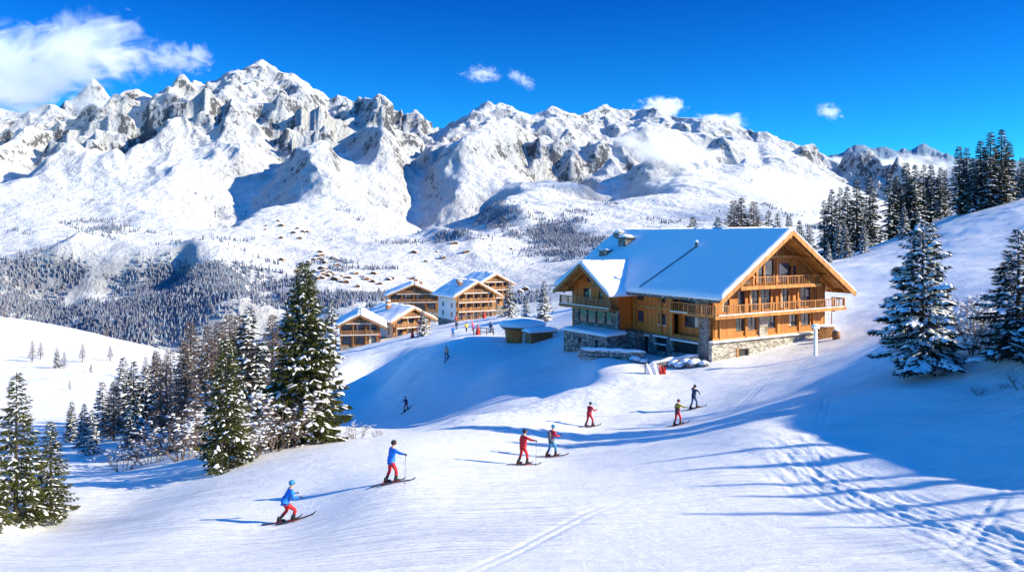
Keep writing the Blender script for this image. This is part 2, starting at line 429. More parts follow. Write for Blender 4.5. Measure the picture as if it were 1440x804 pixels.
RIDGES = [
 # (slope, [(px,py,D)...])
 (0.75, [(-200,170,5200),(-60,165,5300),(0,150,5400),(30,160,5400),(60,148,5400),(75,146,5400),(95,166,5400),(120,172,5300),(160,178,5300),(200,172,5300)]),
 (1.5, [(60,190,6600),(95,170,6600),(112,136,6600),(120,118,6600),(131,108,6600),(141,116,6600),(152,132,6600),(163,148,6600),(175,158,6600),(195,175,6600)]),
 (0.78, [(175,200,5000),(195,168,5000),(215,152,5000),(240,140,5050),(270,125,5100),(300,112,5150),(318,108,5200),(335,104,5200),(349,95,5200),(358,86,5200),(366,83,5200),(378,92,5200),(388,106,5200),
         (410,115,5200),(417,110,5200),(430,126,5200),(445,132,5200),(455,141,5200),(466,139,5150),(480,134,5100),(489,137,5100),(497,150,5100),(520,156,5100),(540,164,5100),(555,171,5100),(570,182,5100),(582,186,5100),(600,187,5200),(630,186,5100),
         (645,180,5000),(655,170,5000),(672,157,5000),(681,146,5000),(689,141,5000),(697,148,5000),(705,143,5000),(715,146,5000),(730,155,5000),(745,163,5000),(753,162,5000),(765,156,5000),(777,147,5000),(790,152,5000),(800,158,5000),(815,163,5100),(830,155,5200),(850,147,5300),(870,155,5300),(900,152,5300),(925,152,5200),(945,160,5200),
         (960,166,5100),(990,165,5000),(1005,166,5000),(1030,172,5000),(1050,182,5000),(1066,186,4900),(1080,183,4900),(1100,195,4900),(1130,204,4900),(1160,215,4800),(1185,228,4700),(1215,248,4600),(1260,275,4400)]),
 (1.0, [(1150,222,11000),(1180,216,11000),(1195,207,11000),(1204,203,11000),(1215,202,11000),(1228,209,11000),(1245,206,11000),(1262,212,11000),(1272,207,11000),(1280,212,11000),(1290,205,11000),(1298,200,11000),(1310,206,11000),(1325,214,11000),(1345,220,11000),(1400,226,11000),(1500,226,11000)]),
 # spurs
 (0.62, [(366,83,5200),(352,120,4900),(340,160,4600),(310,205,4200),(300,240,3900)]),
 (0.66, [(480,134,5100),(472,160,4750),(455,178,4500),(425,200,4200),(400,225,3900),(370,258,3600),(352,275,3300)]),
 (0.62, [(410,115,5200),(400,150,4900),(385,185,4650)]),
 (0.62, [(455,178,4500),(450,225,4100),(470,270,3600),(490,300,3200)]),
 (0.62, [(570,182,5100),(560,210,4700),(545,240,4300),(520,275,3800)]),
 (0.66, [(689,141,5000),(672,175,4650),(645,205,4300),(625,235,3950),(610,262,3600)]),
 (0.62, [(715,146,5000),(730,185,4600),(728,220,4250),(705,255,3800),(690,290,3400)]),
 (0.62, [(777,147,5000),(795,185,4700),(815,215,4400),(850,240,4000),(880,262,3600)]),
 (0.62, [(850,147,5300),(868,180,4900),(890,200,4600),(930,225,4300)]),
 (0.68, [(1005,166,5000),(985,190,4600),(955,208,4300),(925,214,4050),(905,240,3800),(880,275,3400)]),
 (0.62, [(1066,186,4900),(1050,215,4500),(1020,240,4100),(990,262,3700)]),
 (0.62, [(1130,204,4900),(1120,235,4400),(1100,262,3900)]),
 (0.62, [(270,125,5100),(255,165,4700),(230,195,4400),(215,230,4000)]),
 (0.62, [(215,152,5000),(180,190,4600),(140,205,4300),(90,230,4000),(40,250,3700)]),
 (0.62, [(75,146,5400),(90,185,4900),(60,215,4500),(10,235,4200)]),
 (0.45, [(480,300,3200),(560,330,2800),(640,355,2400),(700,380,2000)]),
 (0.5, [(690,290,3400),(730,320,2900),(760,350,2500)]),
 (0.5, [(170,320,2400),(130,345,2000),(60,365,1750)]),
 (0.5, [(400,330,2400),(330,345,2000),(290,358,1700),(235,395,1450),(215,440,1250)]),
 (0.5, [(290,358,1700),(320,400,1500),(330,440,1350)]),
 (0.5, [(180,350,1800),(130,390,1500),(90,430,1300)]),
]
for sl, nodes in RIDGES[:3]:
    if sl > 1.2: continue
    far = nodes[0][2] > 8000
    last = -999
    for (px, py, D) in nodes:
        if px-last < (40 if not far else 60): continue
        last = px
        q = P(px, py, D); mp.append(Vector((q.x, q.y, q.z-170)))
        mp.append(Vector((q.x*(D+700)/D, D+700, q.z*0.72)))
mnt_plate = Plate(mp, 0.002)

TROUGHS = [(230,190,[(325,272),(370,238),(420,208),(450,172)]), (270,200,[(165,208),(220,178),(285,135)]), (150,150,[(0,240),(70,215),(130,190)]),
 (210,160,[(575,258),(590,228),(620,198),(648,172)]), (110,110,[(695,255),(715,220)]), (330,210,[(800,222),(815,192),(840,165)]), (230,160,[(862,262),(880,236),(905,215)]),
 (170,150,[(960,218),(990,190)]), (110,100,[(1040,232),(1060,205)]), (90,100,[(1100,252),(1120,228)]), (70,90,[(290,310),(325,275)]), (90,110,[(560,305),(610,268)]),
 (100,110,[(640,300),(665,262)]), (75,75,[(10,440),(60,385)]), (85,80,[(95,450),(165,385)]), (90,85,[(215,450),(262,385)]), (60,80,[(330,465),(350,390)]), (70,90,[(480,250),(500,215)]), (80,90,[(420,165),(400,140)]), (80,100,[(760,240),(770,200)])]
def mountain_z(X, Y):
    base = mnt_plate(X, Y)
    shp = X.shape
    wx = fbm(X / 420, Y / 420, 4, 50) * 60
    wy = fbm(X / 420, Y / 420, 4, 60) * 60
    x = (X + wx).ravel(); y = (Y + wy).ravel()
    # keep the crests themselves unwarped in bearing: undo the warp of each node
    H = base.ravel().copy(); rock = np.zeros_like(H)
    sn = 1 + 0.35 * fbm(X / 300, Y / 300, 3, 70).ravel()
    RH = np.full(H.shape, -9e9)
    crest = np.full(H.shape, 9e9)
    XR, YR = X.ravel(), Y.ravel()
    for ri, (sl, nodes) in enumerate(RIDGES):
        main = ri < 4
        pts = [P(*n) for n in nodes]
        if not main: pts = [P(a_, b_, c_*(1-0.03*min(1, i_))) for i_, (a_, b_, c_) in enumerate(nodes)]
        n_ = len(pts)-1
        bump_ = np.zeros_like(H)
        for k_, (a, b) in enumerate(zip(pts[:-1], pts[1:])):
            m = 900
            sel = np.nonzero((XR > min(a.x, b.x)-m) & (XR < max(a.x, b.x)+m) & (YR > min(a.y, b.y)-m) & (YR < max(a.y, b.y)+m))[0]
            if len(sel) == 0: continue
            dx, dy = b.x-a.x, b.y-a.y
            l2 = dx*dx + dy*dy
            wf = 0.45 if main else 1.0
            px_ = XR[sel]+(x[sel]-XR[sel])*wf; py_ = YR[sel]+(y[sel]-YR[sel])*wf
            t = np.clip(((px_-a.x)*dx + (py_-a.y)*dy)/l2, 0, 1)
            d = np.hypot(px_-a.x-t*dx, py_-a.y-t*dy)
            if main:
                h = a.z + t*(b.z-a.z) - 1.0*sl*sn[sel]*d/(1+d/1500)
                RH[sel] = np.maximum(RH[sel], h)
                crest[sel] = np.minimum(crest[sel], d)
            else:
                s_ = (k_+t)/n_
                A = (150 if sl > 0.58 else 65)*np.minimum(1, 1.6*s_)*np.clip((1-s_)*3.2, 0, 1)*(0.75+0.25*sn[sel])
                w_ = 170 if sl > 0.58 else 90
                bump_[sel] = np.maximum(bump_[sel], A*np.exp(-(np.sqrt(d*d+300)-17)/w_))
        H += bump_
        rock = np.maximum(rock, np.clip(bump_/150, 0, 1)*0.7)
    rock = np.maximum(rock*1.0, np.exp(-crest/330))*sstep(150, 520, H)
    Dp = lambda py: float(np.interp(py, [83,150,200,250,300,350,400,470], [5150,4900,4300,3500,2800,2100,1500,1200]))
    for A, w, nodes in TROUGHS:
        pts = [P(px, py, Dp(py)) for px, py in nodes]
        best = np.full(H.shape, 9e9)
        for a, b in zip(pts[:-1], pts[1:]):
            dx, dy = b.x-a.x, b.y-a.y; l2 = dx*dx+dy*dy
            t = np.clip(((x-a.x)*dx+(y-a.y)*dy)/l2, 0, 1)
            best = np.minimum(best, np.hypot(x-a.x-t*dx, y-a.y-t*dy))
        H -= 0.95*A*np.exp(-(best/w)**2)
    H = H.reshape(shp); rock = rock.reshape(shp); RH = RH.reshape(shp); crest = crest.reshape(shp)
    hi = sstep(80, 600, H)
    amp = 9 + 42*np.maximum(rock, 0.25*hi)
    amp = amp * sstep(700, 1600, Y)
    qx = X + 0.25*Y + 120*fbm(X/700, Y/700, 2, 150); qy = Y + 150*fbm(X/700, Y/700, 2, 155)
    H = H + 118*sstep(120, 520, H)*sstep(2300, 3300, Y)*(ridged(qx/640, qy/1500, 6, 160, 0.36) - 0.95)
    H = H + amp*0.22*(ridged(X/520, Y/520, 7, 80, 0.5) - 0.9)
    H = H + 6*np.maximum(rock, 0.4*hi)*sstep(1500, 3000, Y)*(ridged((X+0.35*Y)/230, Y/950, 4, 140)-0.8)
    H = H + 16*sstep(900, 1400, Y)*fbm(X/330+Y/700, Y/600, 4, 95)
    # the crests stay the highest ground in their part of the range; added glow, stands in for light scattered repeatedly inside the cloud
    sk = sorted([(n[0], n[1]) for r_ in (RIDGES[0], RIDGES[2]) for n in r_[1]]+[(1330, 262), (1500, 262)])
    sky = np.interp(720+F*X/Y, [q[0] for q in sk], [q[1] for q in sk])+15
    cap = (HY-sky)/F*Y
    k = 34.0
    H = np.where(Y > 2500, -k*np.logaddexp(-H/k, -cap/k), H)
    RH = RH + 14*(1-np.exp(-crest/60))*(ridged(X/150, Y/150, 3, 81, 0.55) - 0.9)
    k = 12.0
    H = k*np.logaddexp(H/k, np.maximum(RH, -2000)/k)
    H = H + (2.0 + 6*rock)*sstep(1200, 3000, Y)*(ridged(X/120, Y/150, 4, 90)-0.8)
    return H, rock

def forest_mask(X, Y, H):
    """where larch and spruce forest grows on the far slopes, 0..1"""
    px = 720 + F*X/Y; py = HY - F*H/Y
    def blob(cx, cy, rx, ry): return np.exp(-(((px-cx)/rx)**2 + ((py-cy)/ry)**2)**1.5)
    m = np.maximum.reduce([blob(80,395,130,26)*0.95, blob(235,405,95,52)*1.35, blob(40,440,90,40), blob(170,450,120,45)*1.2,blob(60,385,70,28)*1.1,
        blob(760,315,85,24)*0.85, blob(800,345,70,24)*0.95, blob(700,300,60,20)*0.6, blob(480,380,60,20)*0.45, blob(500,420,120,30)*0.5,
        blob(640,330,60,10)*0.4, blob(120,320,90,16)*0.35, blob(900,320,60,16)*0.45,blob(380,425,60,30)*0.5, blob(1080,290,60,20)*0.3])
    n = fbm(X/220, Y/220, 5, 120, 0.6)
    return m*(1 + 0.5*fbm(X/70, Y/120, 3, 130)) + 0.6*n - 0.25

def build_mountains():
    th = np.concatenate([np.linspace(R(-50), R(-34), 80)[:-1], np.linspace(R(-34), R(34), 1250), np.linspace(R(34), R(50), 80)[1:]])
    rr = np.concatenate([np.geomspace(260, 900, 50)[:-1], np.geomspace(900, 3000, 330)[:-1], np.linspace(3000, 5900, 480)[:-1], np.geomspace(5900, 13500, 110)])
    T, Rr = np.meshgrid(th, rr)
    # rings at constant depth keep the crests evenly sampled
    Y = Rr; X = np.tan(T) * Rr
    H, rock = mountain_z(X, Y)
    fm = forest_mask(X, Y, H)
    o = grid_mesh('mountain_range', X, Y, H, snow_mountain(), {'rock': rock, 'scrub': np.clip(fm, 0, 1), 'painted_haze': sstep(8000, 10000, Y)*0.9})
    tag(o, 'snow covered alpine range across the valley', 'mountains', kind='structure')
    # forests
    rs = np.random.RandomState(3)
    NT = 260000
    d = np.exp(rs.uniform(np.log(1050), np.log(3600), NT)); a = np.tan(rs.uniform(R(-34), R(34), NT))
    fx = a*d; fy = d
    # sample heights from the grid
    ti = np.interp(np.arctan(a), th, np.arange(len(th))); ri = np.interp(d, rr, np.arange(len(rr)))
    i0 = np.clip(ri.astype(int), 0, len(rr)-2); j0 = np.clip(ti.astype(int), 0, len(th)-2)
    fi = ri-i0; fj = ti-j0
    fz = (H[i0,j0]*(1-fi)*(1-fj)+H[i0+1,j0]*fi*(1-fj)+H[i0,j0+1]*(1-fi)*fj+H[i0+1,j0+1]*fi*fj)
    f = forest_mask(fx, fy, fz)
    keep = rs.rand(NT) < np.clip((f-0.12)*1.3, 0, 1)*np.clip((d/2200)**-0.5, 0.5, 1.2)
    fx, fy, fz = fx[keep][:65000], fy[keep][:65000], fz[keep][:65000]
    n = len(fx); hgt = rs.uniform(5, 11.5, n); w = hgt*rs.uniform(0.16, 0.27, n)
    k = 5
    ang = (np.arange(k)/k*2*np.pi)[None, :] + rs.uniform(0, 6, n)[:, None]
    V = np.zeros((n, 2*k+1, 3))
    V[:, :k, 0] = fx[:, None]+np.cos(ang)*w[:, None]; V[:, :k, 1] = fy[:, None]+np.sin(ang)*w[:, None]; V[:, :k, 2] = (fz-1)[:, None]+0.08*hgt[:, None]
    V[:, k:2*k, 0] = fx[:, None]+np.cos(ang+0.6)*w[:, None]*0.6; V[:, k:2*k, 1] = fy[:, None]+np.sin(ang+0.6)*w[:, None]*0.6; V[:, k:2*k, 2] = (fz)[:, None]+0.5*hgt[:, None]
    V[:, 2*k, 0] = fx; V[:, 2*k, 1] = fy; V[:, 2*k, 2] = fz+hgt
    tri = []
    for i in range(k):
        j = (i+1) % k
        tri += [(i, j, k+i), (j, k+j, k+i), (k+i, k+j, 2*k)]
    tri = np.array(tri)
    Fc = (tri[None]+(np.arange(n)*(2*k+1))[:, None, None]).reshape(-1, 3)
    me = bpy.data.meshes.new('forest')
    me.vertices.add(n*(2*k+1)); me.vertices.foreach_set('co', V.reshape(-1).astype(np.float32))
    me.loops.add(Fc.size); me.loops.foreach_set('vertex_index', Fc.ravel().astype(np.int32))
    me.polygons.add(len(Fc)); me.polygons.foreach_set('loop_start', np.arange(0, Fc.size, 3, dtype=np.int32)); me.polygons.foreach_set('loop_total', np.full(len(Fc), 3, np.int32))
    at = me.attributes.new('tint', 'FLOAT', 'POINT'); at.data.foreach_set('value', np.repeat(rs.rand(n), 2*k+1).astype(np.float32))
    m, nt, b = newmat('far forest')
    ta = N(nt, 'ShaderNodeAttribute'); ta.attribute_name = 'tint'
    r = ramp(nt, ta.outputs['Fac'], [(0.0, (0.12, 0.15, 0.21)), (0.5, (0.21, 0.205, 0.25)), (0.75, (0.13, 0.19, 0.27)), (1.0, (0.30, 0.35, 0.44))])  # bluish haze mixed into the tree colours
    L(nt, r.outputs[0], b.inputs['Base Color']); b.inputs['Roughness'].default_value = 0.9
    me.materials.append(m); me.update(calc_edges=True)
    fo = bpy.data.objects.new('forest', me); col.objects.link(fo)
    tag(fo, 'bare larch forest covering the far valley slopes', 'forest', kind='stuff')
    return (th, rr, H)

def build_world():
    w = bpy.data.worlds.new('World'); sc.world = w; w.use_nodes = True
    nt = w.node_tree; bg = nt.nodes['Background']
    st = N(nt, 'ShaderNodeTexSky', sky_type='NISHITA', sun_disc=False)
    st.sun_elevation = SUN_EL; st.sun_rotation = R(90) - SUN_AZ
    st.altitude = 1800; st.air_density = 1.0; st.dust_density = 0.3; st.ozone_density = 2.5
    hs = N(nt, 'ShaderNodeHueSaturation'); hs.inputs['Saturation'].default_value = 1.3; hs.inputs['Value'].default_value = 1.0
    L(nt, st.outputs[0], hs.inputs['Color'])
    mu = N(nt, 'ShaderNodeMix', data_type='RGBA', blend_type='MULTIPLY'); mu.inputs[0].default_value = 1; L(nt, hs.outputs[0], mu.inputs[6])
    tc = N(nt, 'ShaderNodeTexCoord'); sp = N(nt, 'ShaderNodeSeparateXYZ'); L(nt, tc.outputs['Generated'], sp.inputs[0])
    rp = ramp(nt, sp.outputs['Z'], [(0.0, (0.125, 0.58, 0.80)), (0.10, (0.05, 0.43, 0.67)), (0.28, (0.012, 0.235, 0.52)), (0.45, (0.12, 0.72, 1.0)), (1.0, (0.15, 0.76, 1.0))])
    sc3 = N(nt, 'ShaderNodeVectorMath', operation='SCALE'); sc3.inputs['Scale'].default_value = 2.05; L(nt, rp.outputs[0], sc3.inputs[0]); L(nt, sc3.outputs[0], mu.inputs[7])
    L(nt, mu.outputs[2], bg.inputs['Color']); bg.inputs['Strength'].default_value = 0.155
    sd = bpy.data.lights.new('sun', 'SUN'); sd.energy = 5.0; sd.angle = R(0.5); sd.color = (1.76, 1.56, 1.12)
    so = bpy.data.objects.new('sun', sd); col.objects.link(so)
    d = Vector((math.cos(SUN_EL)*math.cos(SUN_AZ), math.cos(SUN_EL)*math.sin(SUN_AZ), math.sin(SUN_EL)))
    so.rotation_euler = d.to_track_quat('Z', 'Y').to_euler(); so.location = d*200
def build_camera():
    c = bpy.data.cameras.new('camera'); c.sensor_width = 36; c.lens = 36*F/1440; c.shift_y = -(402-HY)/1440
    c.clip_start = 0.1; c.clip_end = 30000
    o = bpy.data.objects.new('camera', c); col.objects.link(o); o.rotation_euler = (R(90), 0, 0); sc.camera = o
    sc.view_settings.view_transform = 'Standard'; sc.view_settings.look = 'None'; sc.view_settings.exposure = 0; sc.view_settings.gamma = 1
    sc.cycles.use_denoising = True
    sc.cycles.max_bounces = 5; sc.cycles.diffuse_bounces = 3; sc.cycles.transparent_max_bounces = 12; sc.cycles.volume_bounces = 5
    try: sc.cycles.denoiser = 'OPENIMAGEDENOISE'
    except Exception: pass
# ================================================================ trees
def tri_mesh(name, V, Fc, mats, parent=None, attr=None, mi=None):
    me = bpy.data.meshes.new(name)
    V = np.asarray(V, np.float32); Fc = np.asarray(Fc, np.int32); k = Fc.shape[1]
    me.vertices.add(len(V)); me.vertices.foreach_set('co', V.ravel())
    me.loops.add(Fc.size); me.loops.foreach_set('vertex_index', Fc.ravel())
    me.polygons.add(len(Fc)); me.polygons.foreach_set('loop_start', np.arange(0, Fc.size, k, dtype=np.int32))
    me.polygons.foreach_set('loop_total', np.full(len(Fc), k, np.int32))
    if attr is not None:
        a = me.attributes.new('tint', 'FLOAT', 'POINT'); a.data.foreach_set('value', np.asarray(attr, np.float32))
    for m in (mats if isinstance(mats, list) else [mats]): me.materials.append(m)
    me.update(calc_edges=True)
    o = bpy.data.objects.new(name, me); col.objects.link(o)
    if parent: o.parent = parent
    return o

def foliage_mat(name, stops, transl=0.25):
    m, nt, b = newmat(name)
    ta = N(nt, 'ShaderNodeAttribute'); ta.attribute_name = 'tint'
    r = ramp(nt, ta.outputs['Fac'], stops)
    L(nt, r.outputs[0], b.inputs['Base Color']); b.inputs['Roughness'].default_value = 0.65
    b.inputs['Specular IOR Level'].default_value = 0.2
    tr = N(nt, 'ShaderNodeBsdfTranslucent'); L(nt, r.outputs[0], tr.inputs[0])
    mx = N(nt, 'ShaderNodeMixShader'); mx.inputs[0].default_value = transl
    out = nt.nodes['Material Output']
    L(nt, b.outputs[0], mx.inputs[1]); L(nt, tr.outputs[0], mx.inputs[2]); L(nt, mx.outputs[0], out.inputs[0])
    return m
M = {}
M['green'] = foliage_mat('spruce needles', [(0, (0.022,0.032,0.012)), (0.5, (0.075,0.09,0.022)), (0.85, (0.15,0.15,0.035)), (1, (0.22,0.19,0.06))])
M['dark'] = foliage_mat('dark needles', [(0, (0.010,0.018,0.018)), (0.6, (0.028,0.042,0.034)), (1, (0.07,0.08,0.06))])
M['brown'] = foliage_mat('bare larch twigs', [(0, (0.09,0.065,0.055)), (0.6, (0.21,0.155,0.125)), (1, (0.38,0.32,0.28))])
M['bark'] = simple('bark', (0.10,0.075,0.06), 0.9, 0.4, 12, 0.5)
def plain_snow():
    m, nt, b = newmat('settled snow')
    tc = N(nt, 'ShaderNodeTexCoord'); n = noise(nt, 6.0, 5, 0.6, tc.outputs['Object'])
    b.inputs['Base Color'].default_value = (0.93,0.94,0.955,1); b.inputs['Roughness'].default_value = 0.6
    b.inputs['Specular IOR Level'].default_value = 0.2
    bump(nt, b, n.outputs[0], 0.25, 0.06); return m
M['snow'] = plain_snow()

def conifer(name, H, Rad, nb, dens, snow, seed, fol='green', tuft=0.2, droop=0.25, gap=0.15, thin=1.0, power=0.85, snowsize=1.0, base=0.03):
    """trunk > crown > snow; every needle tuft is its own small face"""
    rs = np.random.RandomState(seed)
    root = thing(name, (0,0,0))
    mb = MB()
    k = 9
    lean = rs.uniform(-0.015, 0.015, 2)
    mb.tube([(lean[0]*H*i/k, lean[1]*H*i/k, H*i/k-0.6*(i == 0)) for i in range(k+1)], [max(0.02, H*0.017*(1-i/k)**0.8) for i in range(k+1)], 7)
    TV = []; TA = []; SV = []; SF = []
    nS = 0
    hs = base+(1-base)*(np.arange(nb)+rs.rand(nb))/nb
    hs = hs**0.92*0.985
    for i, h in enumerate(hs):
        if rs.rand() < gap*0.6*(1-h): continue
        az = i*2.39996+rs.uniform(-0.5, 0.5)
        prof = (1-h)**power*min(1.0, 0.72+h*2.6)
        Lb = Rad*prof*rs.uniform(0.55, 1.18)+0.12
        up = math.tan(R(28))*h*1.4-0.10
        ca, sa = math.cos(az), math.sin(az)
        def B(s):   # along the branch: out, then drooping, tip lifting a little
            rr_ = Lb*s; zz = h*H + Lb*(up*s - droop*1.6*s*s + droop*0.75*s**4)
            return rr_, zz
        nseg = 4
        pts = []
        for q in range(nseg+1):
            r_, z_ = B(q/nseg); pts.append((ca*r_+lean[0]*h*H, sa*r_+lean[1]*h*H, z_))
        if Lb > 0.5: mb.tube(pts, [0.012+0.016*Lb*(1-q/nseg)*0.8 for q in range(nseg+1)], 3, cap=False)
        nt_ = int(dens*Lb*(0.4+0.8*Lb)*thin)+7
        s = rs.uniform(0.08, 1.0, nt_)**0.8
        wmax = 0.42*Lb*np.clip((1-s)**0.6, 0.10, 1)*np.clip(s*4, 0.2, 1)+0.05
        # twig comb: lateral offsets gather on discrete twigs
        s = np.round(s*max(4, Lb*5))/max(4, Lb*5)+rs.normal(0, 0.012, nt_)
        lat = rs.uniform(-1, 1, nt_)*wmax
        r_ = Lb*s; z_ = h*H+Lb*(up*s-droop*1.6*s*s+droop*0.75*s**4)
        fwd = np.abs(lat)*0.55
        cx = (r_+fwd*0.6); z_ = z_-np.abs(lat)*0.38-rs.uniform(0, 0.10, nt_)*Lb*0.5
        X = ca*cx-sa*lat+lean[0]*h*H; Y = sa*cx+ca*lat+lean[1]*h*H
        # direction of each tuft
        sg = np.sign(lat)
        da = az+sg*rs.uniform(0.2, 1.1, nt_)+rs.normal(0, 0.25, nt_)
        dz = rs.normal(-0.25, 0.32, nt_)
        ln = tuft*rs.uniform(0.6, 1.35, nt_)*(0.75+0.25*min(1, Lb))
        wd = ln*rs.uniform(0.20, 0.36, nt_)
        D = np.stack([np.cos(da), np.sin(da), dz], -1); D /= np.linalg.norm(D, axis=1)[:, None]
        U = rs.normal(0, 1, (nt_, 3)); U[:, 2] *= 0.7
        S = np.cross(D, U); S /= (np.linalg.norm(S, axis=1)[:, None]+1e-6)
        C = np.stack([X, Y, z_], -1)
        a = C-S*wd[:, None]*0.5; b_ = C+D*ln[:, None]; c = C+S*wd[:, None]*0.5; d_ = C-D*ln[:, None]*0.35
        TV.append(np.stack([a, d_, c, b_], 1).reshape(-1, 3))
        ti = np.clip(rs.normal(0.42, 0.2, nt_)+0.25*(s-0.5), 0, 1)
        TA.append(np.repeat(ti, 4))
        # snow pads
        ns = rs.poisson(0.85*snow*(0.8+2.6*Lb*Lb**0.3))
        for _ in range(ns):
            ss = rs.uniform(0.25, 1.0); ww = 0.36*Lb*max(0.12, (1-ss)**0.6)
            la = rs.uniform(-1, 1)*ww
            rr_, zz = B(ss)
            px_ = rr_+abs(la)*0.33
            ctr = np.array([ca*px_-sa*la+lean[0]*h*H, sa*px_+ca*la+lean[1]*h*H, zz-abs(la)*0.38+0.03])
            aa = az+np.sign(la)*0.7+rs.normal(0, 0.3)
            l1 = snowsize*(0.07+0.17*rs.rand()**1.6)*(0.6+0.45*min(Lb, 2)); l2 = l1*rs.uniform(0.25, 0.5); th_ = l2*rs.uniform(0.3, 0.55)
            d1 = np.array([math.cos(aa), math.sin(aa), -0.35]); d2 = np.array([-math.sin(aa), math.cos(aa), 0])
            kk = 7; jit = rs.uniform(0.65, 1.2, kk)
            for q in range(kk):
                t = 2*math.pi*q/kk
                SV.append(ctr+d1*l1*math.cos(t)*jit[q]+d2*l2*math.sin(t)*jit[q]-np.array([0,0,0.3*th_]))
            for q in range(kk):
                t = 2*math.pi*q/kk
                SV.append(ctr+0.6*(d1*l1*math.cos(t)*jit[q]+d2*l2*math.sin(t)*jit[q])+np.array([0,0,th_*0.75]))
            SV.append(ctr+np.array([0,0,th_]))
            for q in range(kk):
                j = (q+1) % kk
                SF.append((nS+q, nS+j, nS+kk+j)); SF.append((nS+q, nS+kk+j, nS+kk+q)); SF.append((nS+kk+q, nS+kk+j, nS+2*kk))
            nS += 2*kk+1
    trunk = mb.build('trunk', M['bark'], root)
    V = np.concatenate(TV); Fc = np.arange(len(V)).reshape(-1, 4)
    cr = tri_mesh('crown', V, Fc, M[fol], root, np.concatenate(TA))
    if nS:
        s_ = tri_mesh('snow', SV, SF, M['snow'], cr); s_['kind'] = 'stuff'
        s_.data.polygons.foreach_set('use_smooth', [True]*len(s_.data.polygons))
    root['h'] = H
    return root

def bare(name, H, Rad, nstem, seed, snow=0.0, mat='brown', upright=0.8, twig=1.0):
    """leafless shrub or larch: forked stems ending in fine twigs"""
    rs = np.random.RandomState(seed); root = thing(name, (0,0,0)); mb = MB(); TV = []
    def grow(p, d, l, r, lev):
        pts = [p]; q = p.copy(); dd = d.copy()
        for i in range(4):
            dd = (dd+Vector(rs.normal(0, 0.13, 3))+Vector((0,0,0.04))).normalized(); q = q+dd*l/4; pts.append(q.copy())
        mb.tube(pts, [r*(1-0.18*i) for i in range(5)], 4 if lev < 2 else 3, cap=False)
        if lev >= 3:
            return
        n = 4 if lev < 2 else int(5*twig)
        for i in range(n):
            t = rs.uniform(0.25, 1.0); k = min(3, int(t*4)); b = pts[k].lerp(pts[k+1], t*4-k)
            nd = (dd+Vector(rs.normal(0, 0.6, 3))).normalized(); nd.z = abs(nd.z)*upright+0.1
            grow(b, nd.normalized(), l*rs.uniform(0.4, 0.65), r*0.5, lev+1)
    for i in range(nstem):
        a = rs.uniform(0, 2*math.pi); sp = rs.uniform(0, 0.55)
        grow(Vector((math.cos(a)*0.15*Rad, math.sin(a)*0.15*Rad, -0.1)), Vector((math.cos(a)*sp*Rad/H*1.6, math.sin(a)*sp*Rad/H*1.6, 1)).normalized(), H*rs.uniform(0.45, 0.7), 0.012+0.008*H, 0)
    st = mb.build('stems', M[mat+'_stem'] if mat+'_stem' in M else M['twig'], root)
    if snow:
        SV = []; SF = []; n = 0
        vs = [Vector(v) for v in mb.v]
        for _ in range(int(snow)):
            c = vs[rs.randint(len(vs))]
            if c.z < H*0.08: continue
            l = rs.uniform(0.03, 0.11)*min(2, H/2); w = l*0.5; kk = 5
            aa = rs.uniform(0, 6.28)
            for q in range(kk):
                t = 2*math.pi*q/kk; x = l*math.cos(t); y = w*math.sin(t)
                SV.append((c.x+x*math.cos(aa)-y*math.sin(aa), c.y+x*math.sin(aa)+y*math.cos(aa), c.z))
            SV.append((c.x, c.y, c.z+w*0.9))
            for q in range(kk): SF.append((n+q, n+(q+1) % kk, n+kk))
            n += kk+1
        tri_mesh('snow', SV, SF, M['snow'], root)['kind'] = 'stuff'
    root['h'] = H
    return root
M['twig'] = simple('bare twigs', (0.19,0.14,0.11), 0.9, 0.45, 5, 0.0)

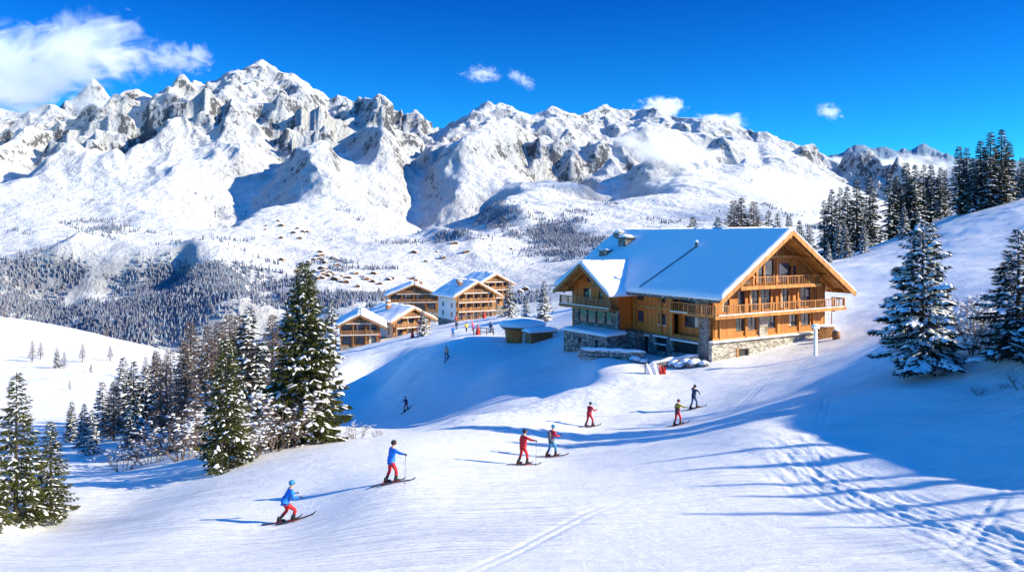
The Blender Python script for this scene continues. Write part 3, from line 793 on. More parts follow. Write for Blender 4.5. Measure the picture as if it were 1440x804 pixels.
def build_trees():
    PR = {}
    PR['s1'] = conifer('spruce_tree', 12, 2.75, 330, 66, 1.0, 1, 'green', 0.20, 0.20, 0.1, power=0.80)
    PR['s2'] = conifer('spruce_tree', 8, 1.65, 190, 90, 1.0, 2, 'green', 0.17, 0.26, 0.15, snowsize=0.85)
    PR['s3'] = conifer('spruce_tree', 7, 1.55, 130, 80, 0.9, 3, 'green', 0.18, 0.28, 0.3, snowsize=0.8)
    PR['d1'] = conifer('fir_tree', 9, 2.7, 170, 66, 4.6, 4, 'dark', 0.19, 0.30, 0.5, power=0.7, snowsize=1.15)
    PR['d2'] = conifer('fir_tree', 9, 2.1, 130, 52, 1.3, 5, 'dark', 0.22, 0.30, 0.3, snowsize=1.3)
    PR['f1'] = conifer('fir_tree', 12, 2.0, 120, 30, 1.5, 6, 'dark', 0.36, 0.34, 0.3, snowsize=1.5)
    PR['f2'] = conifer('fir_tree', 12, 1.6, 100, 26, 1.5, 7, 'dark', 0.36, 0.40, 0.4, snowsize=1.4)
    PR['f3'] = conifer('fir_tree', 12, 2.6, 110, 26, 2.4, 8, 'dark', 0.36, 0.36, 0.35, snowsize=1.8)
    PR['l1'] = conifer('larch_tree', 9, 1.9, 150, 60, 0.4, 9, 'brown', 0.20, 0.10, 0.4, thin=0.8, base=0.1)
    PR['l2'] = conifer('larch_tree', 7, 1.3, 90, 26, 0.6, 10, 'brown', 0.22, 0.14, 0.4, thin=0.8, base=0.1)
    PR['b1'] = bare('bare_shrub', 3.0, 2.2, 12, 11, 260)
    PR['b2'] = bare('bare_shrub', 2.2, 1.8, 9, 12, 160)
    used = set()
    def put(k, px, pyb, hpx, D, label, group=None, cat='tree', wide=1.0, rz=None, sink=0.1, z=None):
        if px > 1145 and D > 120: D *= 1.22
        x = (px-720)/F*D
        zz = gz(x, D) if z is None else z
        ztop = (HY-(pyb-hpx))/F*D
        Hm = ztop-zz if not z else hpx/F*D
        if Hm < 0.5 or Hm > 2.2*hpx/F*D: Hm = hpx/F*D
        s = Hm/PR[k]['h']; rz = (px*1.7) % 6.28 if rz is None else rz
        if k in used: o = dup(PR[k], (x, D, zz-sink), rz, (s*wide, s*wide, s), label)
        else:
            o = PR[k]; used.add(k); o.location = (x, D, zz-sink); o.rotation_euler = (0,0,rz); o.scale = (s*wide, s*wide, s); o['label'] = label
        o['category'] = cat
        if group: o['group'] = group
        elif 'group' in o: del o['group']
        return o
    # foreground left
    put('s1', 427, 622, 258, 51, 'tallest green spruce at the left edge of the ski run, snow on its branches', rz=0.3, wide=1.12)
    put('s2', 316, 658, 188, 44, 'green spruce with heavy snow clumps standing in front of the bare shrubs', rz=1.2, wide=1.1)
    put('s3', 22, 716, 196, 36, 'snow dusted spruce at the far left edge of the picture')
    put('s3', 72, 700, 112, 38, 'small green spruce just right of the spruce at the far left edge', wide=1.15, rz=2.2)
    put('s3', -18, 735, 150, 33, 'young spruce cut off by the left border of the photo', rz=4.0)
    put('d2', 352, 612, 180, 66, 'blue shaded snowy fir between the tallest spruce and the snow clumped spruce', rz=1.0, wide=1.25)
    put('l1', 290, 600, 145, 74, 'brown leafless larch rising behind the snow clumped spruce')
    G = 'trees in the shaded gully'
    for i, (k, px, pb, h, D) in enumerate((('l1',262,612,130,80),('l1',325,560,120,92),('l2',235,628,120,75),('l1',305,590,140,84),('l2',275,640,110,62),('l1',340,600,160,78),('l2',240,600,110,92),('l1',382,590,150,88),('l1',250,640,100,66),('l2',228,625,120,84),('l1',350,615,135,72),('l1',270,590,140,98),('l2',310,640,90,60),('l1',395,610,120,70))):
        put(k, px, pb, h, D, 'brown leafless larch in the dense thicket left of the tallest spruce', 'leafless larches in the thicket', wide=1.3)
    for i, (k, px, pb, h, D) in enumerate((('d2',205,630,118,74),('f1',188,610,105,88),('l1',160,620,86,80),('l1',222,600,108,96),('l1',225,645,90,66),('f3',145,605,70,90),('f1',118,625,60,76),('f3',175,590,90,104),('f1',100,612,50,84),('f3',130,640,66,70),('d2',185,645,70,66))):
        if k == 'l1':
            put(k, px, pb, h, D, 'brown leafless larch in the dense thicket left of the tallest spruce', 'leafless larches in the thicket', wide=1.35); continue
        put(k, px, pb, h, D, 'dark snowy conifer in the shaded gully left of the larch thicket', 'dark conifers in the shaded gully', wide=1.35)
    for i, (k, px, pb, h, D, lb) in enumerate((('b1',372,642,110,48,'large leafless shrub between the tallest spruce and the snow clumped spruce'),('b1',348,650,80,46,'leafless shrub with frosted twigs touching the snow clumped spruce'),
            ('b2',405,632,62,49,'frosted bare shrub at the foot of the tallest spruce'),('b1',260,650,75,56,'leafless shrub in the shade left of the snow clumped spruce'),('b2',210,652,52,60,'low leafless shrub at the rim of the shaded gully'),
            ('b1',295,640,85,58,'tall leafless shrub tangled behind the snow clumped spruce'),('b2',175,660,45,58,'small leafless shrub among the gully conifers'),('b1',232,640,70,66,'tall leafless shrub at the left end of the larch thicket'),('b1',318,620,110,70,'tallest leafless shrub in the middle of the larch thicket'))):
        put(k, px, pb, h, D, lb, None, 'shrub', wide=1.15)
    put('b2', 530, 612, 14, 53, 'tiny bare bush on the crest of the run right of the tallest spruce', None, 'shrub', wide=1.4)
    put('b2', 502, 605, 18, 53, 'tiny bare bush on the crest close beside the tallest spruce', None, 'shrub', wide=1.3)
    # left sunny hill
    for px, pb, h, D, k in ((45,508,30,195,'l2'),(57,508,28,200,'l2'),(80,518,30,185,'f3'),(90,520,26,185,'l2'),(116,508,26,200,'l2'),(155,504,20,205,'l2'),(98,566,32,150,'l2'),(140,556,20,160,'l2'),(128,528,18,185,'f3'),(186,470,8,255,'l2'),(150,468,10,258,'l2'),(6,478,16,245,'l2'),(205,530,30,175,'l2'),(218,525,34,178,'f1'),(235,520,30,180,'l2')):
        put(k, px, pb, h, D, 'small sparse tree on the sunny snow hill at the left', 'scattered trees on the sunny hill', wide=1.3)
    # village trees
    put('f3', 716, 446, 52, 172, 'snow laden fir right of the big balconied village chalet', wide=1.4)
    put('f3', 766, 458, 64, 132, 'snow laden fir behind the round hut', wide=1.35)
    put('f3', 740, 444, 30, 160, 'small snowy fir between the two snow laden village firs', wide=1.3)
    put('f3', 596, 474, 40, 150, 'snowy fir in front of the white and timber village chalet', wide=1.8)
    put('f3', 466, 480, 60, 130, 'snowy fir peeking out behind the tallest spruce', wide=1.2)
    # behind the big chalet
    for px, pb, h, D, k in ((976,345,42,150,'f3'),(1008,345,42,150,'f3'),(1034,350,70,150,'l1'),(1044,348,72,152,'f1'),(1058,350,68,150,'l1'),(1080,350,56,152,'f2'),(1092,352,54,150,'f2'),(1108,352,50,150,'f1'),(1124,356,48,148,'f1'),(1137,366,52,146,'f3')):
        put(k, px, pb, h, D, 'dark conifer whose top shows above the roof of the large chalet', 'conifers behind the large chalet', wide=1.25)
    for px, pb, h, D, k in ((1160,362,82,146,'f2'),(1170,364,100,147,'f1'),(1180,358,96,150,'f2'),(1192,352,92,152,'f1'),(1206,350,100,152,'f1'),(1224,345,98,154,'f1'),(1250,335,98,155,'f2'),(1262,332,84,156,'f1'),
        (1178,364,56,136,'f3'),(1188,366,54,134,'f3'),(1216,362,48,132,'f3'),(1165,372,34,128,'f3')):
        put(k, px, pb, h, D, 'dark snowy conifer in the cluster just right of the large chalet roof', 'conifers in the cluster next to the chalet', wide=1.2)
    for px, pb, h, D, k in ((1276,325,98,158,'f1'),(1286,328,98,156,'f1'),(1298,322,92,158,'f2'),(1308,318,88,158,'f1'),(1322,312,78,158,'f1'),(1272,345,58,135,'f3'),(1262,322,76,160,'f1'),(1330,308,70,160,'f2')):
        put(k, px, pb, h, D, 'dark snowy conifer in the middle cluster on the right hand hill', 'conifers in the middle hill cluster', wide=1.25)
    for px, pb, h, D, k in ((1350,308,104,140,'f1'),(1358,306,100,142,'f2'),(1368,308,88,138,'f1'),(1380,304,108,140,'f1'),(1392,302,118,138,'f1'),(1408,298,118,140,'f1'),(1418,298,100,142,'f1'),(1442,290,70,136,'f1'),(1436,296,76,142,'f2'),(1400,300,92,144,'f1'),(1374,306,74,146,'f3')):
        put(k, px, pb, h, D, 'tall dark conifer in the cluster on the hill crest at the upper right', 'tall conifers on the hill crest', wide=1.25)
    # right foreground
    put('d1', 1296, 523, 216, 49.5, 'large snowy fir standing alone on the slope right of the chalet', rz=0.5, wide=1.12)
    put('d2', 1432, 508, 190, 45, 'snowy fir cut off by the right border of the photo', rz=2.0, wide=1.5)
    put('b1', 1376, 478, 78, 49, 'leafless frosted shrub beside the fir at the right border', None, 'shrub', wide=1.2)
    put('b1', 1408, 500, 66, 46, 'leafless shrub below the fir at the right border', None, 'shrub', wide=1.2)
    put('b2', 1362, 440, 40, 54, 'pale leafless shrub between the two large firs at the right', None, 'shrub', wide=1.2)
    for px, pb, h, D, lb in ((1376,528,18,43,'little dark shrub poking out of the shaded snow bank'),(1412,520,12,43,'tiny shrub right of the little dark shrub on the snow bank'),(1438,540,30,42,'bare shrub at the right border beneath the fir')):
        put('b2', px, pb, h, D, lb, None, 'shrub', wide=1.3)
    # trees outside the frame that throw the shade over the lower right
    for x, y, h, k in ((40,21,3,'f2'),(39,23.5,4.2,'f2'),(40,26,3,'f1'),(38,28,3.6,'f2'),(40,30.5,3,'f1'),(41,33,3.2,'f2')):
        o = dup(PR[k], (x, y, gz(x, y)-0.1), x, h/12, 'dark conifer on the bank beyond the right border'); o['category'] = 'tree'; o['group'] = 'conifers beyond the right border'
# ================================================================ building materials
def plank_mat(name, c, vertical=True, width=0.16, var=0.35, rough=0.6):
    m, nt, b = newmat(name)
    tc = N(nt, 'ShaderNodeTexCoord'); s = N(nt, 'ShaderNodeSeparateXYZ'); L(nt, tc.outputs['Object'], s.inputs[0])
    v = mathn(nt, 'ADD', s.outputs['X'], s.outputs['Y']) if vertical else s.outputs['Z']
    v = mathn(nt, 'DIVIDE', v, width)
    cell = mathn(nt, 'FLOOR', v); fr = mathn(nt, 'FRACT', v)
    wn = N(nt, 'ShaderNodeTexWhiteNoise', noise_dimensions='1D'); L(nt, cell, wn.inputs['W'])
    g = noise(nt, 1.0, 6, 0.65, mapping(nt, tc.outputs['Object'], (14,14,0.9) if vertical else (0.9,0.9,14)), 0.5)
    big = noise(nt, 0.35, 3, 0.5, tc.outputs['Object'])
    k = mathn(nt, 'ADD', mathn(nt, 'MULTIPLY', wn.outputs['Value'], 0.45), mathn(nt, 'MULTIPLY', g.outputs[0], 0.5))
    k = mathn(nt, 'ADD', k, mathn(nt, 'MULTIPLY', big.outputs[0], 0.3))
    lo = tuple(x*(1-var) for x in c); hi = tuple(min(0.9, x*(1+var)) for x in c)
    r = ramp(nt, k, [(0.3, lo), (0.9, hi)])
    edge = ramp(nt, mathn(nt, 'ABSOLUTE', mathn(nt, 'SUBTRACT', fr, 0.5)), [(0.42, (1,1,1)), (0.49, (0.35,0.35,0.35))])
    mu = N(nt, 'ShaderNodeMix', data_type='RGBA', blend_type='MULTIPLY'); mu.inputs[0].default_value = 1
    L(nt, r.outputs[0], mu.inputs[6]); L(nt, edge.outputs[0], mu.inputs[7])
    L(nt, mu.outputs[2], b.inputs['Base Color']); b.inputs['Roughness'].default_value = rough
    bump(nt, b, edge.outputs[0], 0.5, 0.02)
    return m
def stone_mat(name, scale=2.6, c=((0.10,0.095,0.09),(0.24,0.22,0.20),(0.40,0.37,0.33))):
    m, nt, b = newmat(name)
    tc = N(nt, 'ShaderNodeTexCoord'); mpv = mapping(nt, tc.outputs['Object'], (1,1,1.7))
    w = noise(nt, 3.0, 3, 0.5, mpv)
    ad = N(nt, 'ShaderNodeMix', data_type='RGBA'); ad.inputs[0].default_value = 0.12; L(nt, mpv, ad.inputs[6]); L(nt, w.outputs['Color'], ad.inputs[7])
    v = N(nt, 'ShaderNodeTexVoronoi'); v.inputs['Scale'].default_value = scale; L(nt, ad.outputs[2], v.inputs['Vector'])
    e = N(nt, 'ShaderNodeTexVoronoi', feature='DISTANCE_TO_EDGE'); e.inputs['Scale'].default_value = scale; L(nt, ad.outputs[2], e.inputs['Vector'])
    sp = N(nt, 'ShaderNodeSeparateColor'); L(nt, v.outputs['Color'], sp.inputs[0])
    n = noise(nt, 14, 5, 0.7, tc.outputs['Object'])
    k = mathn(nt, 'ADD', mathn(nt, 'MULTIPLY', sp.outputs[0], 0.7), mathn(nt, 'MULTIPLY', n.outputs[0], 0.35))
    r = ramp(nt, k, [(0.15, c[0]), (0.5, c[1]), (0.85, c[2])])
    er = ramp(nt, e.outputs['Distance'], [(0.01, (0.3,0.3,0.3)), (0.07, (1,1,1))])
    mu = N(nt, 'ShaderNodeMix', data_type='RGBA', blend_type='MULTIPLY'); mu.inputs[0].default_value = 1
    L(nt, r.outputs[0], mu.inputs[6]); L(nt, er.outputs[0], mu.inputs[7])
    L(nt, mu.outputs[2], b.inputs['Base Color']); b.inputs['Roughness'].default_value = 0.9
    bump(nt, b, er.outputs[0], 0.8, 0.08)
    return m
def glass_mat(name, c=(0.03,0.045,0.07), rough=0.06):
    m, nt, b = newmat(name)
    tc = N(nt, 'ShaderNodeTexCoord'); n = noise(nt, 1.3, 2, 0.5, tc.outputs['Object'])
    r = ramp(nt, n.outputs[0], [(0.35, tuple(x*0.5 for x in c)), (0.65, tuple(x*1.8 for x in c))])
    L(nt, r.outputs[0], b.inputs['Base Color']); b.inputs['Roughness'].default_value = rough
    b.inputs['Specular IOR Level'].default_value = 0.8
    return m
M['wood'] = plank_mat('honey wood planks', (0.47,0.175,0.028))
M['woodh'] = plank_mat('honey wood boards', (0.50,0.195,0.033), False, 0.22)
M['beam'] = plank_mat('honey timber', (0.52,0.21,0.04), True, 0.9, 0.3)
M['woodd'] = plank_mat('brown timber', (0.30,0.13,0.045), True, 0.2)
M['rail'] = plank_mat('balcony timber', (0.44,0.19,0.05), True, 0.5, 0.3)
M['woodv'] = plank_mat('village timber', (0.36,0.17,0.06))
M['railv'] = plank_mat('village balcony timber', (0.40,0.19,0.07), True, 0.4)
M['wood_shade'] = plank_mat('warmed shade side planks', (0.88,0.18,0.02))  # shaded-side copy of the wood, red pushed up to offset blue skylight
M['stone'] = stone_mat('rubble stone')
M['stonel'] = stone_mat('pale rubble stone', 3.0, ((0.2,0.18,0.15),(0.42,0.38,0.33),(0.6,0.56,0.5)))
M['glass'] = glass_mat('window glass')
M['frame'] = simple('dark window frame', (0.10,0.06,0.04), 0.5, 0.2)
M['framel'] = simple('wooden window frame', (0.5,0.25,0.08), 0.5, 0.2)
M['white'] = simple('white render', (0.78,0.77,0.75), 0.85, 0.06, 2)
M['cream'] = simple('cream curtain', (0.72,0.66,0.56), 0.9, 0.12, 9)
M['darkin'] = simple('dark doorway', (0.02,0.02,0.022), 0.7, 0.3)
M['metal'] = simple('dark metal', (0.05,0.05,0.055), 0.45, 0.2)
M['red'] = simple('red fabric', (0.65,0.03,0.02), 0.7, 0.15, 4)
M['whitef'] = simple('white fabric', (0.8,0.8,0.8), 0.7, 0.06, 4)

def snow_roof(name, parent, x0, z0, x1, z1, y0, y1, th, seed, nx=26, ny=46, lump=0.07):
    """a blanket of snow on one slope, from the eave (x0,z0) to the ridge (x1,z1)"""
    s = np.linspace(0, 1, nx); t = np.linspace(0, 1, ny); S, T = np.meshgrid(s, t)
    X = x0+(x1-x0)*S; Yy = y0+(y1-y0)*T; Z0 = z0+(z1-z0)*S
    ln = math.hypot(x1-x0, z1-z0)
    de = S*ln; dv = np.minimum(T, 1-T)*abs(y1-y0)
    prof = np.sqrt(np.clip(de/0.35, 0.0, 1))*0.55+0.45
    prof *= np.sqrt(np.clip(dv/0.3, 0.0, 1))*0.5+0.5
    Zt = Z0+th*prof+lump*fbm(X/2.3+seed*9, Yy/2.6, 4, seed)*sstep(0, 1.2, de)+0.02*fbm(X*2.1, Yy*2.1, 2, seed+5)
    Xo = X+ (0.05*fbm(Yy/1.1, X*0+seed, 3, seed+2))*(S < 0.02)*np.sign(x0-x1)
    n = nx*ny
    V = np.concatenate([np.stack([Xo, Yy, Zt], -1).reshape(-1, 3), np.stack([Xo, Yy, Z0+0.004], -1).reshape(-1, 3)])
    idx = np.arange(n).reshape(ny, nx); fs = []
    q = np.stack([idx[:-1,:-1], idx[:-1,1:], idx[1:,1:], idx[1:,:-1]], -1).reshape(-1, 4)
    fs.append(q); fs.append(q[:, ::-1]+n)
    for e in (idx[0], idx[-1][::-1], idx[:, 0][::-1], idx[:, -1]):
        fs.append(np.stack([e[1:], e[:-1], e[:-1]+n, e[1:]+n], -1))
    o = tri_mesh(name, V, np.concatenate(fs), M['snow'], parent)
    bm = bmesh.new(); bm.from_mesh(o.data); bmesh.ops.recalc_face_normals(bm, faces=bm.faces); bm.to_mesh(o.data); bm.free()
    o.data.polygons.foreach_set('use_smooth', [True]*len(o.data.polygons))
    return o

def wall(mb, u0, u1, z0, z1, holes, th=0.3, y=0.0):
    """a wall in the plane y..y+th with rectangular openings"""
    us = sorted({u0, u1, *[min(max(h[0], u0), u1) for h in holes], *[min(max(h[2], u0), u1) for h in holes]})
    zs = sorted({z0, z1, *[min(max(h[1], z0), z1) for h in holes], *[min(max(h[3], z0), z1) for h in holes]})
    for a, b in zip(us[:-1], us[1:]):
        run = None
        for c, d in zip(zs[:-1], zs[1:]):
            cu, cz = (a+b)/2, (c+d)/2
            if any(h[0] < cu < h[2] and h[1] < cz < h[3] for h in holes):
                if run: mb.box(a, y, run[0], b, y+th, run[1]); run = None
            else: run = (run[0] if run else c, d)
        if run: mb.box(a, y, run[0], b, y+th, run[1])

def window(parent, u0, z0, u1, z1, y=0.0, cols=2, curtain=False, mat='frame', sill=True, name='window', snowsill=False):
    """frame > pane, sill; sits 12 cm back in its opening"""
    f = MB(); t = 0.075; yy = y+0.08
    f.box(u0, yy, z0, u0+t, yy+0.09, z1); f.box(u1-t, yy, z0, u1, yy+0.09, z1)
    f.box(u0+t, yy, z0, u1-t, yy+0.09, z0+t); f.box(u0+t, yy, z1-t, u1-t, yy+0.09, z1)
    for i in range(1, cols):
        c = u0+(u1-u0)*i/cols; f.box(c-0.035, yy+0.01, z0+t, c+0.035, yy+0.08, z1-t)
    w = f.build(name, M[mat], parent)
    MB().box(u0+t-0.01, yy+0.045, z0+t-0.01, u1-t+0.01, yy+0.06, z1-t+0.01).build('pane', M['glass'], w)
    if curtain:
        cm = MB(); n = 6; cw = (u1-u0)*0.26
        for i in range(n):
            a = u0+t+cw*i/n; cm.box(a, yy+0.03+0.008*(i % 2), z0+t, a+cw/n, yy+0.042, z1-t)
        cm.build('curtain', M['cream'], w)
    if sill: MB().box(u0-0.06, y-0.06, z0-0.07, u1+0.06, y+0.10, z0-0.003).build('sill', M['rail'] if not snowsill else M['snow'], w)
    return w

def railing(mb, a, b, z, h=1.0, step=0.27, slat=0.055, th=0.03, posts=1.7):
    a = Vector(a); b = Vector(b); d = b-a; n = d.length; d.normalize()
    nn = int(n/step)
    for i in range(nn+1):
        p = a+d*(n*i/nn); mb.beam(p+Vector((0,0,z+0.08)), p+Vector((0,0,z+h-0.05)), slat if abs(d.x) > 0.5 else th, th if abs(d.x) > 0.5 else slat, up=(0,1,0))
    k = max(1, round(n/posts))
    for i in range(k+1):
        p = a+d*(n*i/k); mb.box(p.x-0.07, p.y-0.07, z-0.05, p.x+0.07, p.y+0.07, z+h+0.06)
    mb.beam(a+Vector((0,0,z+h)), b+Vector((0,0,z+h)), 0.13, 0.09)
    mb.beam(a+Vector((0,0,z+0.1)), b+Vector((0,0,z+0.1)), 0.08, 0.07)

def sub(parent, name, loc, rz):
    """a child frame turned to face another side (parts built under it keep its turn)"""
    return (Vector(loc), rz)

def place(objs, loc, rz):
    for o in objs: o.location = loc; o.rotation_euler = (0,0,rz)

def big_chalet():
    a = R(32)
    base = Vector((20.0, 80.0, -10.6))
    ch = thing('chalet', base, a, 'large timber chalet with snow covered roof, balconies and stone base', 'chalet')
    W, LN = 17.4, 23.6
    def Wx(px): r = (px-720)/F; return (80*r-20)/(math.cos(a)-math.sin(a)*r)
    def Ty(px): r = (px-720)/F; return (20-80*r)/(math.sin(a)+math.cos(a)*r)
    zu = lambda x: 4.15+0.65*(min(x, W-x)+1.6)
    # ---------- gable front (plane y=0, faces -y)
    holes0 = []; wins = []
    for p0, p1 in ((1035,1047),(1052,1064),(1079,1091),(1110,1121),(1127,1139)):
        holes0.append((Wx(p0), 0.75, Wx(p1), 2.25)); wins.append((holes0[-1], p0 in (1110,), False))
    for p0, p1, c in ((1016,1026,1),(1038,1047,0),(1055,1067,1),(1070,1084,0),(1098,1109,1),(1126,1140,0)):
        holes0.append((Wx(p0), 2.78, Wx(p1), 4.95)); wins.append((holes0[-1], c, True))
    m = MB(); wall(m, 0, W, 0, 5.2, holes0)
    H2 = [(Wx(1066), 5.55, Wx(1074), 7.9), (Wx(1076), 5.55, Wx(1088), 8.0), (Wx(1096), 5.55, Wx(1110), 7.6), (4.6, 5.55, 5.6, 6.9), (11.4, 5.55, 12.6, 7.3)]
    wall(m, 4.4, 13.0, 5.2, 8.1, H2)
    m.prism([(0.0,5.2),(4.397,5.2),(4.397,8.1),(4.3,zu(4.3)-0.02),(0.0,zu(0)-0.02)], 0, 0.3)
    m.prism([(13.003,5.2),(17.4,5.2),(17.4,zu(0)-0.02),(13.1,zu(4.3)-0.02),(13.003,8.1)], 0, 0.3)
    m.prism([(4.4,8.103),(13.0,8.103),(8.7,zu(8.7)-0.06)], 0, 0.3)
    m.build('gable_wall', M['wood'], ch)
    for (h, c, door) in wins: window(ch, *h, cols=2 if h[2]-h[0] > 0.9 else 1, curtain=bool(c), sill=not door, name='balcony_door' if door else 'window')
    for i, h in enumerate(H2): window(ch, *h, cols=1, curtain=i == 2, sill=False)
    # posts and beams on the gable
    posts = [Wx(1012), Wx(1048), Wx(1069), Wx(1093), Wx(1123), Wx(1143)]
    for x in posts: MB().box(x-0.13, -0.16, 0, x+0.13, 0.0-0.003, 2.45).build('post', M['beam'], ch)
    for x in (Wx(1050), Wx(1093), Wx(1117), Wx(1146)): MB().box(x-0.11, -0.5, 2.7, x+0.11, -0.28, 5.1).build('post', M['beam'], ch)
    MB().box(-0.1, -0.10, -0.05, W, -0.003, 0.30).build('base_board', M['woodh'], ch)
    MB().box(0.2, -0.08, 2.27, W-0.2, -0.003, 2.44).build('cross_beam', M['beam'], ch)
    # stone centre pier on the ground floor
    MB().box(Wx(1066), -0.22, 0.0, Wx(1077), -0.004, 2.45).build('stone_pier', M['stonel'], ch)
    # balcony one wraps round the near corner
    b1 = MB(); b1.box(-1.4, -1.7, 2.45, W+1.2, -0.004, 2.62); b1.box(-1.4, -0.004, 2.45, -0.004, 2.2, 2.62)
    for i in range(9): x = 0.5+i*2.05; b1.box(x-0.09, -1.6, 2.22, x+0.09, -0.17, 2.447)
    bo = b1.build('balcony', M['beam'], ch)
    r = MB(); railing(r, (-1.32,-1.62,0), (W+1.12,-1.62,0), 2.62); railing(r, (-1.32,-1.50,0), (-1.32,2.1,0), 2.62); railing(r, (W+1.12,-1.50,0), (W+1.12,-0.1,0), 2.62)
    r.build('railing', M['rail'], bo)
    MB().box(-1.5, -1.80, 2.36, W+1.3, -1.703, 2.70).build('fascia_board', M['beam'], bo)
    MB().box(-1.0, -1.78, 2.703, W+0.9, -1.70, 2.79).build('snow', M['snow'], bo)
    # balcony two in the gable
    b2 = MB(); b2.box(2.6, -1.3, 5.12, 14.9, -0.004, 5.28)
    for i in range(6): x = 3.2+i*2.2; b2.box(x-0.08, -1.2, 4.92, x+0.08, -0.004, 5.117)
    bo = b2.build('balcony', M['beam'], ch)
    r = MB(); railing(r, (2.7,-1.22,0), (14.8,-1.22,0), 5.28); r.build('railing', M['rail'], bo)
    MB().box(2.5, -1.38, 5.05, 15.0, -1.303, 5.36).build('fascia_board', M['beam'], bo)
    # attic framing
    for x in (Wx(1066)-0.25, Wx(1092), Wx(1112)+0.1): MB().box(x-0.12, -0.14, 5.3, x+0.12, -0.003, min(zu(x)-0.15, 9.6)).build('post', M['beam'], ch)
    MB().box(4.9, -0.6, 8.15, 12.5, -0.35, 8.4).build('tie_beam', M['beam'], ch)
    MB().beam((8.7,-0.5,8.4), (8.7,-0.5,9.9), 0.22, 0.22, up=(0,1,0)).build('king_post', M['beam'], ch)
    for sx in (-1, 1): MB().beam((8.7+sx*4.9,-1.9,zu(3.8)-1.3), (8.7+sx*4.9,-0.02,zu(3.8)-0.35-1.6), 0.2, 0.2).build('brace', M['beam'], ch)
    # ---------- long side (plane x=0, faces -x): u runs along +y, wall frame turned by 90 deg
    def side(objs, x=0.0, y=0.0): place(objs, (x, y, 0), R(90))
    # in the turned frame: local u -> +y, outward -v -> +x ... so build with v mirrored: outward is +v
    def swall(u0, u1, z0, z1, holes, mat, name='side_wall', x=0.0, th=0.3):
        mm = MB(); wall(mm, u0, u1, z0, z1, holes, th)
        mm.v = [(x+v[1], v[0], v[2]) for v in mm.v]
        return mm.build(name, mat, ch)
    def swin(h, x=0.0, **k):
        w = window(ch, *h, **k)
        for o in [w]+list(w.children):
            for v in o.data.vertices: v.co = (v.co.y+x, v.co.x, v.co.z)
            o.data.flip_normals(); o.data.update()
        return w
    t1, t2, t3, t4 = Ty(985), Ty(945), Ty(893), 12.2
    hs = []
    for p0, p1, z0, z1 in ((905,896,3.4,4.5),(936,926,3.3,4.7),(905,896,1.0,2.2),(936,926,0.95,2.15)):
        hs.append((Ty(p0), z0, Ty(p1), z1))
    swall(t2, t4, 0, 5.6, hs, M['wood_shade'])
    for i, h in enumerate(hs): swin(h, snowsill=(i == 3))
    # recessed bay with its balcony
    hb = [(t1+0.9, 2.85, t2-0.3, 4.6), (t1+1.2, 0.95, t2-0.9, 2.1)]
    swall(t1, t2, 0, 5.6, hb, M['wood_shade'], x=0.9)
    swin(hb[0], x=0.9, cols=3, curtain=True, sill=False, name='balcony_door'); swin(hb[1], x=0.9, cols=2, curtain=True)
    bb = MB().box(-0.35, t1+0.05, 2.35, 0.89, t2-0.05, 2.55).build('balcony', M['beam'], ch)
    r = MB(); railing(r, (-0.27,t1+0.1,0), (-0.27,t2-0.1,0), 2.55); r.build('railing', M['rail'], bb)
    MB().box(-0.42, t1+0.1, 2.553, -0.34, t2-0.1, 2.64).build('snow', M['snow'], bb)
    MB().box(0.0, t1+0.0, 0.0, 0.89, t2, 0.12).build('bay_floor', M['beam'], ch)
    for t in (t2, t2+1.6, t3-0.1, t1-0.05): MB().box(-0.16, t-0.14, 0, -0.003, t+0.14, 5.2).build('post', M['beam'], ch)
    MB().box(-0.12, t2+0.15, 2.55, -0.003, t3-0.25, 2.85).build('cross_beam', M['beam'], ch)
    MB().box(-0.14, t1, -0.16, 0.28, t4, -0.003).build('base_board', M['woodh'], ch)
    # corner stone pillar
    MB().box(-0.35, 0.35, -2.9, 0.9, t1-0.2, 5.35).build('stone_pillar', M['stone'], ch)
    MB().box(0.0, 0.0, 0.0, 0.3, 0.34, 5.7).build('corner_post', M['wood'], ch)
    # far walls
    swall(20.6, LN, 0, 5.6, [], M['wood']); swall(0, LN, -2.6, 5.6, [], M['wood'], x=W-0.3, name='rear_side_wall')
    mb = MB(); mb.prism([(0,-2.6),(W,-2.6),(W,zu(0)-0.02),(8.7,zu(8.7)-0.06),(0,zu(0)-0.02)], LN-0.3, LN); mb.build('rear_wall', M['wood'], ch)
    # ---------- stone base
    sb = MB(); hg = [(3.2,-2.35,4.8,-1.0)]
    wall(sb, -0.5, 14.9, -3.4, -0.055, hg, 0.5, -0.35)
    sb.build('stone_base', M['stonel'], ch)
    MB().box(3.2, -0.1, -2.35, 4.8, -0.05, -1.0).build('cellar_door', M['darkin'], ch)
    MB().box(3.0, -0.42, -2.4, 3.22, -0.353, -0.95).build('door_post', M['beam'], ch)
    MB().box(-0.7, -0.75, -0.06, 15.4, -0.11, 0.06).build('ledge_snow', M['snow'], ch)
    swl = MB(); hh = [(t1+0.4,-1.7,t2-0.2,-0.5),(t2+0.8,-1.9,t2+2.5,-0.4),(t3-2.2,-2.6,t3-0.3,-0.5)]
    wall(swl, 0.15, t4-1.6, -3.6, -0.17, hh, 0.5); swl.v = [(v[1]-0.05, v[0], v[2]) for v in swl.v]
    swl.build('stone_base', M['stone'], ch)
    for h in hh: MB().box(0.32, h[0], h[1], 0.40, h[2], h[3]).build('cellar_opening', M['darkin'], ch)
    for h in hh: MB().box(-0.24, h[0]-0.3, h[3], -0.055, h[2]+0.3, h[3]+0.18).build('lintel', M['white'], ch)
    MB().box(-0.22, hh[1][0], -1.2, -0.055, hh[1][2], -1.06).build('lintel', M['white'], ch)
    MB().box(-0.22, hh[2][0]+0.9, -2.55, -0.06, hh[2][2]-0.05, -0.6).build('cellar_door', M['woodd'], ch)
